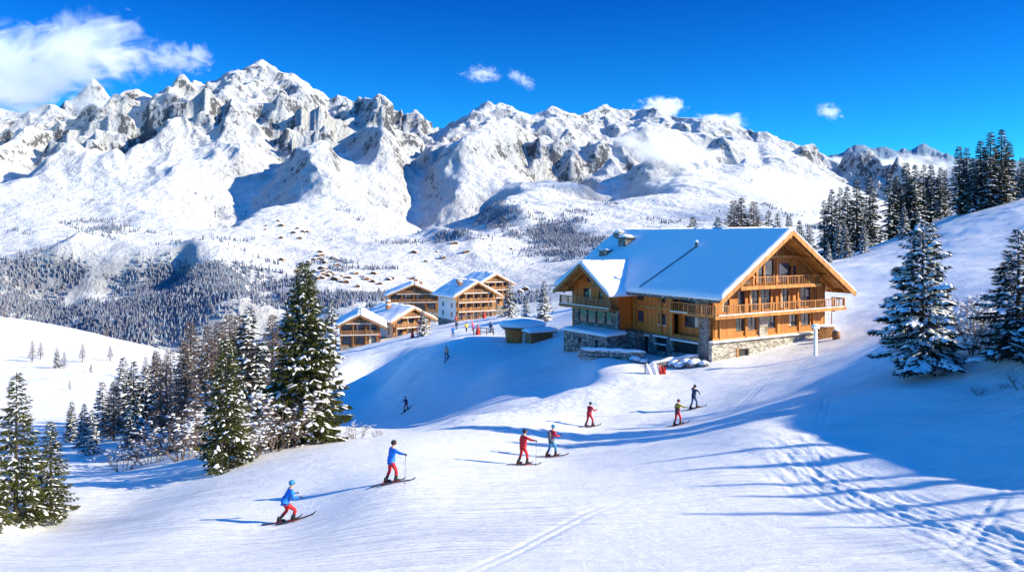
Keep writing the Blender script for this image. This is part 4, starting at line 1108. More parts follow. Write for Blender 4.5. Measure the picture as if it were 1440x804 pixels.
    sn = MB().box(-1.6, t4-2.1, -3.6, 0.1, t4, 0.0).build('stone_pillar', M['stone'], ch)
    # ---------- wing with its own gable (faces -x), walls y 12.4..20.4, x from -2
    yc, hw, xf = 16.4, 4.1, -2.0
    zw = lambda y: 3.75+0.65*(5.2-abs(y-yc))
    hwF = [(Ty(852)+0.3, 2.75, Ty(852)+1.7, 4.35), (Ty(868)+0.2, 2.7, Ty(868)+0.9, 4.6)]
    hwG = [(13.5,0.35,14.6,2.1),(15.0,0.35,16.3,2.1),(16.5,0.35,18.0,2.1),(18.2,0.35,19.6,2.1)]
    swall(yc-hw, yc+hw, 2.35, 4.4, hwF, M['wood_shade'], name='wing_wall', x=xf)
    swall(yc-hw, yc+hw, -0.3, 2.3, hwG, M['stone'], name='wing_base', x=xf)
    ht = [(17.2, 5.1, 18.0, 6.0)]
    g = MB(); wall(g, 15.2, 18.2, 4.4, 6.3, ht); g.v = [(xf+v[1], v[0], v[2]) for v in g.v]
    g.prismx([(yc-hw,4.4),(15.197,4.4),(15.197,zw(15.2)-0.05),(yc-hw,zw(yc-hw)-0.05)], xf, xf+0.3)
    g.prismx([(18.203,4.4),(yc+hw,4.4),(yc+hw,zw(yc+hw)-0.05),(18.203,zw(18.2)-0.05)], xf, xf+0.3)
    g.prismx([(15.2,6.303),(18.2,6.303),(yc,zw(yc)-0.1)], xf, xf+0.3)
    g.build('wing_gable', M['wood_shade'], ch)
    swin(ht[0], x=xf, cols=1, sill=False)
    for h in hwF: swin(h, x=xf, cols=2 if h[2]-h[0] > 1 else 1, curtain=h[2]-h[0] > 1, sill=False, name='balcony_door')
    for h in hwG: swin(h, x=xf, cols=1, sill=False)
    for sy in (yc-hw, yc+hw-0.3):
        MB().box(xf+0.3, sy, -0.3, 2.0 if sy > yc else 0.0, sy+0.3, zw(yc+hw)-0.05).build('wing_side_wall', M['wood_shade'], ch)
    wb = MB(); wb.box(xf-1.5, yc-hw-0.5, 2.2, xf-0.004, yc+hw+0.9, 2.38)
    for i in range(5): y = yc-hw+0.3+i*1.9; wb.box(xf-1.4, y-0.08, 2.0, xf-0.004, y+0.08, 2.197)
    bo = wb.build('balcony', M['woodd'], ch)
    r = MB(); railing(r, (xf-1.42,yc-hw-0.45,0), (xf-1.42,yc+hw+0.85,0), 2.38, 1.0, 0.24, 0.12); r.build('railing', M['woodd'], bo)
    MB().box(xf-1.6, yc-hw-0.5, 2.08, xf-1.503, yc+hw+0.9, 2.45).build('fascia_board', M['woodd'], bo)
    MB().box(xf-1.58, yc-hw-0.3, 2.453, xf-1.5, yc+hw+0.7, 2.53).build('snow', M['snow'], bo)
    MB().box(xf-0.06, 16.2, 4.5, xf-0.003, 17.3, 4.85).build('carved_sign', M['woodd'], ch)
    # wing roof
    def slab(y0, z0, y1, z1, x0, x1, th=0.16):
        mm = MB(); mm.prismx([(y0,z0),(y1,z1),(y1,z1+th),(y0,z0+th)], x0, x1); return mm
    xe = 4.0
    for sgn in (-1, 1):
        ro = slab(yc+sgn*5.2, 3.75, yc, 7.13, xf-2.2, xe if sgn > 0 else 3.6).build('wing_roof', M['beam'], ch)
        # snow: built in x-z space, then turned
        so = snow_roof('snow', ro, sgn*5.35, 3.75+0.16-0.10, 0.0, 7.13+0.16, xf-2.3, xe+0.6, 0.42, 11+sgn, 20, 24)
        co = np.empty(len(so.data.vertices)*3); so.data.vertices.foreach_get('co', co); co = co.reshape(-1, 3)
        co = np.stack([co[:, 1], yc+co[:, 0], co[:, 2]], -1); so.data.vertices.foreach_set('co', co.ravel()); so.data.flip_normals(); so.data.update()
        f = MB().beam((xf-2.26,yc+sgn*5.25,3.72), (xf-2.26,yc+sgn*0.02,7.12), 0.1, 0.42, up=(0,0,1)).build('bargeboard', M['woodd'], ro)
        f2 = MB().beam((xf-1.0,yc+sgn*4.9,3.75), (xf-1.0,yc+sgn*0.02,6.93), 0.2, 0.22).build('rafter', M['beam'], ro)
        MB().beam((xf-2.0,yc+sgn*3.6,3.75+0.65*1.6-0.14), (xf,yc+sgn*3.6,3.75+0.65*1.6-0.14), 0.2, 0.22).build('purlin', M['beam'], ro)
    MB().beam((xf-2.1,yc,6.88), (xf,yc,6.88), 0.24, 0.28).build('purlin', M['beam'], ch)
    # ---------- main roof
    y0, y1 = -2.6, 25.2
    for sgn, x0 in ((1, -1.6), (-1, W+1.6)):
        mm = MB(); mm.prism([(x0,4.15),(8.7,10.845),(8.7,11.03),(x0,4.33)], y0, y1)
        ro = mm.build('roof', M['woodh'], ch)
        snow_roof('snow', ro, x0-sgn*0.12, 4.30, 8.7, 11.03, y0-0.12, y1+0.1, 0.38, 3+sgn, 34, 90, 0.06)
        MB().beam((x0-sgn*0.05,y0-0.06,4.10), (8.7,y0-0.06,10.86), 0.12, 0.50).build('bargeboard', M['beam'], ro)
        MB().beam((x0+sgn*0.5,y0+0.45,4.28), (8.7,y0+0.45,10.60), 0.22, 0.26).build('rafter', M['beam'], ro)
        MB().beam((x0+sgn*0.5,-0.30,4.28), (8.7,-0.30,10.60), 0.22, 0.26).build('rafter', M['beam'], ro)
        for q in (0.06, 0.33, 0.62):
            x = x0+sgn*q*10.3; z = 4.15+0.65*q*10.3-0.17
            MB().box(x-0.14, y0+0.1, z-0.16, x+0.14, 0.3, z+0.13).build('purlin', M['beam'], ro)
    MB().box(8.5, y0+0.1, 10.2, 8.9, 0.3, 10.62).build('purlin', M['beam'], ch)
    MB().box(-1.72, y0+0.2, 4.02, -1.605, 11.4, 4.28).build('gutter', M['metal'], ch)
    # dark edge of dripping snow at the eave
    ic = MB(); rs = random.Random(5)
    y = y0+0.3
    while y < 11.5:
        l = rs.uniform(0.08, 0.35); ic.tube([(-1.75,y,4.32),(-1.75,y,4.32-l)], [0.03,0.006], 4); y += rs.uniform(0.12, 0.4)
    ic.build('icicle_row', M['snow'], ch)['label'] = 'fringe of small icicles hanging from the eave'
    # chimney and vent
    cc = MB(); cc.box(5.2, 19.6, 8.0, 6.5, 21.0, 10.1); c_ = cc.build('chimney', M['stone'], ch)
    MB().box(5.0, 19.4, 10.103, 6.7, 21.2, 10.25).build('cap', M['darkin'], c_); MB().ball((5.85,20.3,10.35), 0.95, 0.95, 0.32, 12, 8).build('snow', M['snow'], c_, True)
    cc = MB(); cc.box(6.9, 22.9, 8.9, 7.8, 24.0, 10.9); c2 = cc.build('chimney', M['stone'], ch); MB().ball((7.35,23.45,10.98), 0.65, 0.7, 0.25, 12, 8).build('snow', M['snow'], c2, True)
    cc = MB(); cc.box(3.3, 21.2, 6.8, 4.3, 22.4, 8.6); c3 = cc.build('chimney', M['stone'], ch)
    MB().box(3.1, 21.0, 8.603, 4.5, 22.6, 8.7).build('cap', M['darkin'], c3); MB().ball((3.8,21.8,8.75), 0.8, 0.9, 0.25, 12, 8).build('snow', M['snow'], c3, True)
    v = MB(); v.tube([(5.3,7.6,8.8),(5.3,7.6,9.75)], [0.16,0.13], 8); vo = v.build('roof_vent', M['metal'], ch)
    MB().ball((5.3,7.6,9.85), 0.24, 0.24, 0.16, 10, 7).build('cap', M['snow'], vo, True)
    cb = MB(); cb.tube([(5.2-6.6*i/12, 7.6+1.8*i/12+0.03*math.sin(i*1.3), 4.33+0.6525*(5.2-6.6*i/12+1.6)+0.47) for i in range(13)], 0.055, 5)
    cb.build('roof_cable', M['darkin'], ch)
    # ---------- terrace under the wing
    tr = MB(); wall(tr, 11.0, 19.0, -3.6, -0.45, [(12.6,-1.9,13.1,-0.9),(15.6,-1.6,16.2,-1.0)], 0.6)
    tr.v = [(-4.6+v[1], v[0], v[2]) for v in tr.v]
    tr.box(-3.999, 11.0, -3.6, -0.3, 11.5, -0.45); tr.box(-3.999, 18.5, -3.6, -0.3, 19.0, -0.45)
    tb = tr.build('terrace', M['stone'], ch)
    MB().box(-4.2, 12.5, -2.0, -4.1, 16.3, -0.8).build('cellar_opening', M['darkin'], tb)
    s = snow_roof('snow', tb, -4.85, -0.45, -1.9, -0.32, 10.8, 19.2, 0.35, 31, 14, 30)
    # ---------- utility: right side annex, low wood store
    st = MB(); st.box(W+0.05, 1.2, -0.6, W+2.4, 3.4, 1.7); an = st.build('annex', M['white'], ch)
    MB().box(W+0.02, 1.0, 1.703, W+2.6, 3.6, 1.9).build('snow', M['snow'], an)
    MB().tube([(W+2.5,1.0,-0.6),(W+2.5,1.0,2.4)], 0.06, 6).build('downpipe', M['woodd'], an)
    return ch

def small_house(name, px, py, D, W, LN, nf, rz, label, wallm='woodd', faceM='woodv', hf=2.6, pitch=0.5, over=1.5, basem='white', side='white', balc=True, side_w=True, chim=((0.3,0.5),), rows=4, group=None, glow=False):
    """village chalet: gable on local -y, ridge along y, centred on x"""
    b = P(px, py, D)
    t = thing(name, b, rz, label, 'chalet', group)
    rs = random.Random(px)
    ze = nf*hf; h = W/2
    zr = lambda x: ze-0.2+pitch*(h-abs(x))
    wn = rows; holes = []
    for f in range(nf):
        for i in range(wn):
            u = -h+W*(i+0.5)/wn; w = W/wn*0.30; holes.append((u-w, f*hf+0.35, u+w, f*hf+2.15))
    m = MB(); wall(m, -h, h, 0.0, ze-0.2, holes, 0.3)
    gh = [(-1.0, ze+0.1, 1.0, ze+0.1+min(1.6, pitch*h*0.45))]
    wall(m, -1.6, 1.6, ze-0.2, gh[0][3]+0.2, gh, 0.3)
    for s in (-1, 1): m.prism([(s*1.603,ze-0.2),(s*h,ze-0.2),(s*h,zr(h)-0.0),(s*1.603,zr(1.603)-0.02)], 0, 0.3)
    m.prism([(-1.6,gh[0][3]+0.203),(1.6,gh[0][3]+0.203),(1.6,zr(1.6)-0.02),(0,zr(0)-0.02),(-1.6,zr(1.6)-0.02)], 0, 0.3)
    m.build('gable_wall', M[faceM], t)
    for h_ in holes+gh: window(t, *h_, cols=1, sill=False, curtain=rs.random() < 0.4)
    # sides with windows
    for s in (-1, 1):
        mm = MB(); hl = []
        n = max(2, int(LN/4))
        for f in range(nf):
            for i in range(n):
                u = LN*(i+0.5)/n; hl.append((u-0.5, f*hf+0.8, u+0.5, f*hf+2.0))
        wall(mm, 0.3, LN, 0, ze-0.2, hl, 0.3)
        mm.v = [((-h+v[1]) if s < 0 else (h-v[1]), v[0], v[2]) for v in mm.v]
        mm.build('side_wall', M[side], t)
        for h_ in hl:
            w = window(t, *h_, cols=1, sill=False)
            for o in [w]+list(w.children):
                for v in o.data.vertices: v.co = ((-h+v.co.y) if s < 0 else (h-v.co.y), v.co.x, v.co.z)
                o.data.update()
    MB().prism([(-h,0),(h,0),(h,zr(h)),(0,zr(0)-0.02),(-h,zr(h))], LN-0.001, LN+0.3).build('rear_wall', M[side], t)
    MB().box(-h-0.1, -0.1, -3.0, h+0.1, LN+0.2, -0.003).build('stone_base', M['stone'], t)
    for s in (-1, 1):
        x0 = s*(h+over)
        z0 = ze-0.2-pitch*over
        ro = MB().prism([(x0,z0),(0,zr(0)),(0,zr(0)+0.2),(x0,z0+0.2)], -1.8, LN+1.2).build('roof', M['woodv'], t)
        snow_roof('snow', ro, x0+s*0.1, z0+0.18, 0, zr(0)+0.2, -1.9, LN+1.3, 0.5, px % 17+s, 12, 20, 0.12)
        MB().beam((x0,-1.86,z0-0.02), (0,-1.86,zr(0)+0.0), 0.1, 0.4).build('bargeboard', M['woodv'], ro)
    if balc:
        for f in range(1, nf+1):
            wd = h if f < nf else h*0.72
            bo = MB().box(-wd, -1.35, f*hf-0.12, wd, -0.004, f*hf+0.03).build('balcony', M['woodv'], t)
            r = MB(); railing(r, (-wd,-1.3,0), (wd,-1.3,0), f*hf+0.03, 0.95, 0.25, 0.14, 0.04, 2.6); r.build('railing', M['railv'], bo)
            MB().box(-wd, -1.42, f*hf+0.033, wd, -1.30, f*hf+0.15).build('snow', M['snow'], bo)
        for i in range(wn+1):
            u = -h+W*i/wn; z = ze-0.3 if abs(u) > h*0.8 else zr(u)-0.1
            MB().box(u-0.11, -1.25, -0.2, u+0.11, -1.03, z).build('post', M['woodv'], t)
    for fx, fy in chim:
        x = h*fx; z = zr(x)
        c = MB().box(x-0.45, LN*fy-0.45, z-0.5, x+0.45, LN*fy+0.45, z+1.5).build('chimney', M['woodd'], t)
        MB().ball((x, LN*fy, z+1.58), 0.6, 0.6, 0.25).build('snow', M['snow'], c, True)
    return t

def build_buildings():
    big_chalet()
    small_house('chalet', 668, 450, 200, 10.2, 11, 3, R(28), 'largest village chalet with tiers of sunlit timber balconies', over=1.7, pitch=0.55, rows=5, hf=2.25, chim=((-0.35,0.55),(-0.5,0.3)))
    small_house('chalet', 694, 430, 222, 9, 10, 3, R(30), 'village chalet half hidden behind the one with tiers of balconies', pitch=0.5, chim=(), rows=4, hf=2.2)
    small_house('chalet', 582, 437, 218, 13, 12, 2, R(8), 'wide village chalet with a broad low roof behind the white and timber one', faceM='woodd', balc=True, pitch=0.42, rows=4, hf=2.3, chim=((0.3,0.3),(0.1,0.6)))
    small_house('chalet', 577, 474, 178, 8.5, 12, 2, R(38), 'white and timber village chalet with a long snow covered roof', over=1.6, pitch=0.5, rows=3, hf=2.25, chim=((-0.5,0.5),(-0.2,0.7)))
    small_house('chalet', 506, 486, 165, 7.8, 11, 2, R(10), 'brown timber village chalet at the left end with a snowy gable', faceM='woodd', side='woodd', pitch=0.5, rows=3, hf=2.3, chim=())
    # far hamlets: tiny houses, one object each
    rs = random.Random(12)
    th, rr, H = MG
    def mz(x, y):
        ti = np.interp(math.atan2(x, y), th, np.arange(len(th))); ri = np.interp(y, rr, np.arange(len(rr)))
        i, j = int(ri), int(ti); fi, fj = ri-i, ti-j
        return H[i,j]*(1-fi)*(1-fj)+H[i+1,j]*fi*(1-fj)+H[i,j+1]*(1-fi)*fj+H[i+1,j+1]*fi*fj
    def hit(px, py):
        a = (px-720)/F; s = (HY-py)/F
        D = 900.0
        while D < 4500:
            if mz(a*D, D) > s*D: return a*D, D
            D += 12
        return None
    def mini(i, seed):
        m = MB(); w, l, h, p = 11, 15, 5.5, 3.2
        m.mi = 0; m.prism([(-w/2,-2),(w/2,-2),(w/2,h),(0,h+p),(-w/2,h)], 0, l)
        m.mi = 1
        for s in (-1, 1): m.prism([(s*(w/2+1.5),h-0.9),(0,h+p),(0,h+p+0.9),(s*(w/2+1.5),h)], -1.5, l+1)
        m.mi = 2
        for f in range(2):
            m.box(-w/2+0.6, -0.9, 0.6+f*2.7, w/2-0.6, -0.05, 1.9+f*2.7)
        o = m.build('mountain_chalet', [M['woodd'], M['snow'], M['darkin']])
        return o
    first = None
    spots = []
    for cx, cy, sx, sy, n in ((400,322,34,14,10),(465,388,45,12,26),(450,365,40,8,12),(620,355,50,16,7),(700,392,30,8,8),(545,400,30,8,8),(690,420,50,14,6)):
        for _ in range(n): spots.append((cx+rs.gauss(0, 0.55)*sx, cy+rs.gauss(0, 0.55)*sy))
    for px, py in spots:
        q = hit(px, py)
        if not q: continue
        z = mz(*q)
        if first is None: first = o = mini(0, 0)
        else: o = first.copy(); col.objects.link(o)
        o.location = (q[0], q[1], z); o.rotation_euler = (0, 0, rs.uniform(-0.5, 0.9)); s = rs.uniform(0.5, 0.95); o.scale = (s*rs.uniform(1,1.9), s, s)
        tag(o, 'tiny snow roofed chalet in the hamlets on the far valley side', 'chalet', 'chalets in the far hamlets')
    # round hut
    b = P(735, 481, 113); b.z = gz(b.x, b.y)-0.1
    t = thing('hut', b, R(10), 'small rounded wooden hut with a thick snow cap', 'hut')
    m = MB(); m.tube([(0,0,-0.5),(0,0,1.9)], [2.3,2.6], 16); m.build('wall', M['wood_shade'], t)
    MB().box(-0.45, -2.56, 0.0, 0.45, -2.3, 1.7).build('door', M['white'], t)
    m = MB(); m.tube([(0,0,1.85),(0,0,2.25)], [2.9,3.25], 18); m.build('eave', M['woodd'], t)
    m = MB(); m.tube([(0,0,2.25),(0,0,2.5),(0,0,2.85),(0,0,3.1),(0,0,3.35)], [3.3,3.4,3.05,2.0,0.6], 22); m.build('snow', M['snow'], t, True)
    # small lean-to roof by the hut
    b = P(762, 470, 108); b.z = gz(b.x, b.y)
    t = thing('shed', b, R(20), 'low snow covered shed to the right of the round hut', 'shed')
    MB().box(-1.6, 0, -0.5, 1.6, 2, 1.0).build('wall', M['woodd'], t); ro = MB().box(-2, -0.4, 1.003, 2, 2.4, 1.12).build('roof', M['woodd'], t)
    s = snow_roof('snow', ro, -2.0, 1.12, 2.0, 1.2, -0.5, 2.5, 0.4, 8, 10, 10)
# ================================================================ people
def cloth(name, c): return simple(name, c, 0.75, 0.3, 9, 0.9)
M['skin'] = simple('skin', (0.55,0.32,0.24), 0.6, 0.05, 8)
CL = {k: cloth(k+' cloth', c) for k, c in dict(blue=(0.01,0.20,0.75), red=(0.62,0.012,0.02), crimson=(0.5,0.01,0.03), grey=(0.13,0.12,0.17), teal=(0.03,0.22,0.42), yellow=(0.75,0.5,0.02),
    maroon=(0.16,0.03,0.05), navy=(0.015,0.035,0.10), black=(0.012,0.012,0.016), jeans=(0.03,0.09,0.22), beige=(0.5,0.42,0.3), pink=(0.75,0.06,0.2), white=(0.8,0.8,0.8), orange=(0.8,0.18,0.03)).items()}
def skin_mesh(name, J, E, parent, mats, segmat):
    names = list(J); me = bpy.data.meshes.new(name+'_cage')
    me.from_pydata([J[k][0] for k in names], [(names.index(a), names.index(b)) for a, b in E], [])
    o = bpy.data.objects.new(name+'_cage', me); col.objects.link(o)
    md = o.modifiers.new('s', 'SKIN'); md.use_smooth_shade = True
    for i, k in enumerate(names):
        sv = me.skin_vertices[0].data[i]; r = J[k][1]; sv.radius = r if hasattr(r, '__len__') else (r, r); sv.use_root = (k == 'pelvis')
    s2 = o.modifiers.new('u', 'SUBSURF'); s2.levels = 2; s2.render_levels = 2
    dg = bpy.context.evaluated_depsgraph_get(); dg.update()
    nm = bpy.data.meshes.new_from_object(o.evaluated_get(dg)); nm.name = name
    bpy.data.objects.remove(o)
    nm.materials.clear()
    for m in mats: nm.materials.append(m)
    segs = [(Vector(J[a][0]), Vector(J[b][0]), segmat.get((a, b), segmat.get(b, 0))) for a, b in E]
    for p in nm.polygons:
        c = p.center; best = 1e9
        for a, b, mi in segs:
            d = b-a; t = max(0, min(1, (c-a).dot(d)/max(1e-9, d.length_squared))); q = (c-a-d*t).length
            if q < best: best = q; p.material_index = mi
        p.use_smooth = True
    r = bpy.data.objects.new(name, nm); col.objects.link(r); r.parent = parent
    return r

def person(px, py, D, rz, label, jacket, pants, helmet='black', sleeve=None, pack=None, arms='ski', crouch=0.0, skis=True, poles=(True, True), sc_=1.0, group=None, boots='black', snowboard=False, stride=0.16, vest=None):
    x = (px-720)/F*D; y = D; z0 = gz(x, y)
    root = thing('person', (x, y, z0), rz, label, 'person', group)
    cz, szn = math.cos(rz), math.sin(rz)
    def g(lx, ly): return gz(x+cz*lx-szn*ly, y+szn*lx+cz*ly)-z0
    S = sc_
    fr, fl = (0.13, stride), (-0.13, -stride)
    gr, gl = g(*fr)+0.05, g(*fl)+0.05
    gm = (gr+gl)/2
    c = crouch
    J = {}
    pel = Vector((0, -0.10*c-0.02, gm+0.93-0.20*c))
    tilt = 0.10+0.45*c
    ch_ = pel+Vector((0, 0.42*math.sin(tilt), 0.42*math.cos(tilt)))
    nk = pel+Vector((0, 0.56*math.sin(tilt), 0.56*math.cos(tilt)))
    hd = nk+Vector((0, 0.05, 0.13))
    J['pelvis'] = (pel, (0.155, 0.12)); J['waist'] = (pel.lerp(ch_, 0.45), (0.175, 0.14)); J['chest'] = (ch_-Vector((0,0,0.06)), (0.205, 0.155))
    J['collar'] = (nk-Vector((0,0,0.03)), (0.09, 0.085)); J['neck'] = (nk+Vector((0,0.01,0.04)), 0.058); J['head'] = (hd, (0.078, 0.092)); J['crown'] = (hd+Vector((0,0.005,0.11)), (0.062,0.075))
    for s, n, f, gz_ in ((1, 'r', fr, gr), (-1, 'l', fl, gl)):
        an = Vector((f[0], f[1]-0.03, gz_+0.13)); hip = pel+Vector((s*0.095, 0, -0.05))
        kn = hip.lerp(an, 0.5)+Vector((s*0.03, 0.06+0.22*c, 0.0))
        J['hip'+n] = (hip, 0.105); J['thigh'+n] = (hip.lerp(kn, 0.5), 0.092); J['knee'+n] = (kn, 0.072); J['shin'+n] = (kn.lerp(an, 0.5), 0.072); J['ankle'+n] = (an, 0.068); J['toe'+n] = (an+Vector((0, 0.10, -0.07)), 0.048)
        sh = nk+Vector((s*0.19, -0.01, -0.07))
        if arms == 'ski': el = sh+Vector((s*0.10, 0.04, -0.27)); ha = el+Vector((s*0.02, 0.24, 0.02))
        elif arms == 'out': 
            if s > 0: el = sh+Vector((0.20, 0.13, -0.10)); ha = el+Vector((0.20, 0.14, -0.02))
            else: el = sh+Vector((-0.10, -0.03, -0.27)); ha = el+Vector((0.03, 0.12, -0.20))
        elif arms == 'head':
            el = sh+Vector((s*0.26, 0.04, -0.02)); ha = el+(Vector((-s*0.20, 0.10, 0.14)) if s < 0 else Vector((0.14, 0.02, -0.16)))
        elif arms == 'down': el = sh+Vector((s*0.09, -0.02, -0.28)); ha = el+Vector((s*0.01, 0.07, -0.24))
        else: el = sh+Vector((s*0.12, 0.10, -0.24)); ha = el+Vector((-s*0.02, 0.22, 0.05))
        J['sh'+n] = (sh, 0.082); J['el'+n] = (el, 0.064); J['wr'+n] = (el.lerp(ha, 0.92), 0.040); 
        J['palm'+n] = (ha+(ha-el).normalized()*0.04, (0.044, 0.03))
    E = [('pelvis','waist'),('waist','chest'),('chest','collar'),('collar','neck'),('neck','head'),('head','crown')]
    for n in 'rl': E += [('pelvis','hip'+n),('hip'+n,'thigh'+n),('thigh'+n,'knee'+n),('knee'+n,'shin'+n),('shin'+n,'ankle'+n),('ankle'+n,'toe'+n),('chest','sh'+n),('sh'+n,'el'+n),('el'+n,'wr'+n),('wr'+n,'palm'+n)]
    sm = {'waist':0,'chest':0,'collar':0,'neck':2,'head':2,'crown':2}
    for n in 'rl': sm.update({'hip'+n:1,'thigh'+n:1,'knee'+n:1,'shin'+n:1,'ankle'+n:3,'toe'+n:3,'sh'+n:4,'el'+n:4,'wr'+n:4,'palm'+n:5}); sm[('chest','sh'+n)] = 4 if vest else 0
    body = skin_mesh('body', J, E, root, [CL[vest or jacket], CL[pants], M['skin'], CL[boots], CL[sleeve or jacket], CL['black']], sm)
    # jacket hem
    m = MB(); m.tube([pel+Vector((0,0.0,-0.10)), pel+Vector((0,0.0,-0.02)), pel.lerp(ch_, 0.4)], [0.195, 0.195, 0.18], 14, False)
    m.v = [(v[0]*1.06, pel.y+(v[1]-pel.y)*0.88, v[2]) for v in m.v]
    m.build('jacket_hem', CL[vest or jacket], root, True)
    # helmet
    m = MB(); m.ball(hd+Vector((0,-0.015,0.075)), 0.108, 0.126, 0.112, 14, 10); hm = m.build('helmet', CL[helmet], root, True)
    m = MB(); m.ball(hd+Vector((0,0.075,0.055)), 0.085, 0.045, 0.042, 10, 7); m.build('goggles', CL['orange' if helmet == 'black' else 'black'], hm, True)
    m = MB(); m.ball(hd+Vector((0,0.105,0.0)), 0.014, 0.02, 0.02, 6, 5); m.build('nose', M['skin'], root, True)
    # gloves with separate fingers
    for n, s in (('r', 1), ('l', -1)):
        w = J['wr'+n][0]; p = J['palm'+n][0]; d = (p-w).normalized(); sd = d.cross(Vector((0,0,1)))
        sd = sd.normalized() if sd.length > 0.1 else Vector((1,0,0)); dn = sd.cross(d).normalized()*-1
        if dn.z > 0: dn = -dn
        m = MB()
        for i in range(4):
            o_ = (i-1.5)*0.021; L_ = (0.07,0.08,0.076,0.06)[i]
            a = p+sd*o_+d*0.015; m.tube([a, a+d*L_*0.5, a+d*L_*0.65+dn*L_*0.45, a+d*L_*0.3+dn*L_*0.75], [0.0125,0.012,0.011,0.009], 6)
        a = p-sd*s*0.04; m.tube([a-d*0.03, a+dn*0.02+d*0.015-sd*s*0.008, a+dn*0.045+d*0.03+sd*s*0.012], [0.014,0.012,0.01], 6)
        m.build('glove_fingers', CL['black'], root, True)
        J['grip'+n] = p+dn*0.03+d*0.02
    if pack:
        m = MB(); q = pel.lerp(ch_, 0.7)+Vector((0,-0.19,0.0)); m.ball(q, 0.16, 0.10, 0.25, 12, 8); m.build('backpack', CL[pack], root, True)
    if arms == 'head':
        pass
    if skis:
        for n, f, gg in (('r', fr, gr), ('l', fl, gl)):
            m = MB(); L_ = 1.62; pts = []
            for i in range(13):
                t = -0.72+L_*i/12*0.98; zz = g(f[0], f[1]+t)+0.035+0.012
                tip = max(0, t-0.70); zz += tip*tip*3.2
                w = 0.045+0.012*abs(i/12-0.5)*2; w *= 0.35 if i in (12,) else 1
                pts.append((f[0], f[1]+t, zz, w))
            vs = []; fs = []
            for (a, b, zz, w) in pts: vs += [(a-w,b,zz),(a+w,b,zz),(a+w,b,zz+0.016),(a-w,b,zz+0.016)]
            for i in range(12):
                k = i*4
                for e in range(4): fs.append((k+e, k+(e+1) % 4, k+4+(e+1) % 4, k+4+e))
            fs += [(0,3,2,1), (48,49,50,51)]
            m.add(vs, fs); sk = m.build('ski', CL['black'], root)
            MB().box(f[0]-0.035, f[1]-0.18, gg+0.0, f[0]+0.035, f[1]+0.16, gg+0.045).build('binding', CL['red'], sk)
            m = MB(); m.tube([(f[0],f[1]-0.08,gg+0.02),(f[0],f[1]-0.07,gg+0.16),(f[0],f[1]-0.04,gg+0.22)], [0.066,0.06,0.058], 10); m.ball((f[0],f[1]+0.08,gg+0.06), 0.06, 0.13, 0.055, 10, 7); m.build('ski_boot', CL[boots], root, True)
    elif snowboard:
        m = MB(); m.tube([(-0.02+0.0,t*0.13-0.75,g(0,t*0.13-0.75)+0.04+(0.05 if t in (0,12) else 0)) for t in range(13)], [0.05]+[0.07]*11+[0.05], 8); m.build('snowboard', CL['navy'], root)
    for i, n in enumerate('rl'):
        if skis and poles[i]:
            h = J['grip'+n]; tx_, ty_ = h.x+(0.03 if n == 'r' else -0.05), h.y-(0.05 if arms == 'out' and n == 'r' else 0.35)
            tp = Vector((tx_, ty_, g(tx_, ty_)+0.0))
            wh = root.matrix_basis @ h if False else None
            pr = thing('ski_pole', (x, y, z0), rz, ('ski pole held in the right hand of the ' if n == 'r' else 'ski pole held in the left hand of the ')+label.split(' in ')[0].split(' with ')[0]+' '+SHORT.get(label, ''), 'ski pole', None)
            m = MB(); m.tube([h+(h-tp).normalized()*0.05, tp], [0.010, 0.007], 6); m.build('shaft', CL['grey'], pr)
            m = MB(); m.tube([h+(h-tp).normalized()*0.08, h-(h-tp).normalized()*0.06], [0.017,0.015], 7); m.build('grip', CL['black'], pr)
            q = tp.lerp(h, 0.07); m = MB(); m.tube([q-Vector((0,0,0.006)), q+Vector((0,0,0.006))], [0.045,0.045], 10); m.build('basket', CL['black'], pr)
            s_ = pr['label'].split(); pr['label'] = ' '.join(s_[:16])
    return root
SHORT = {}
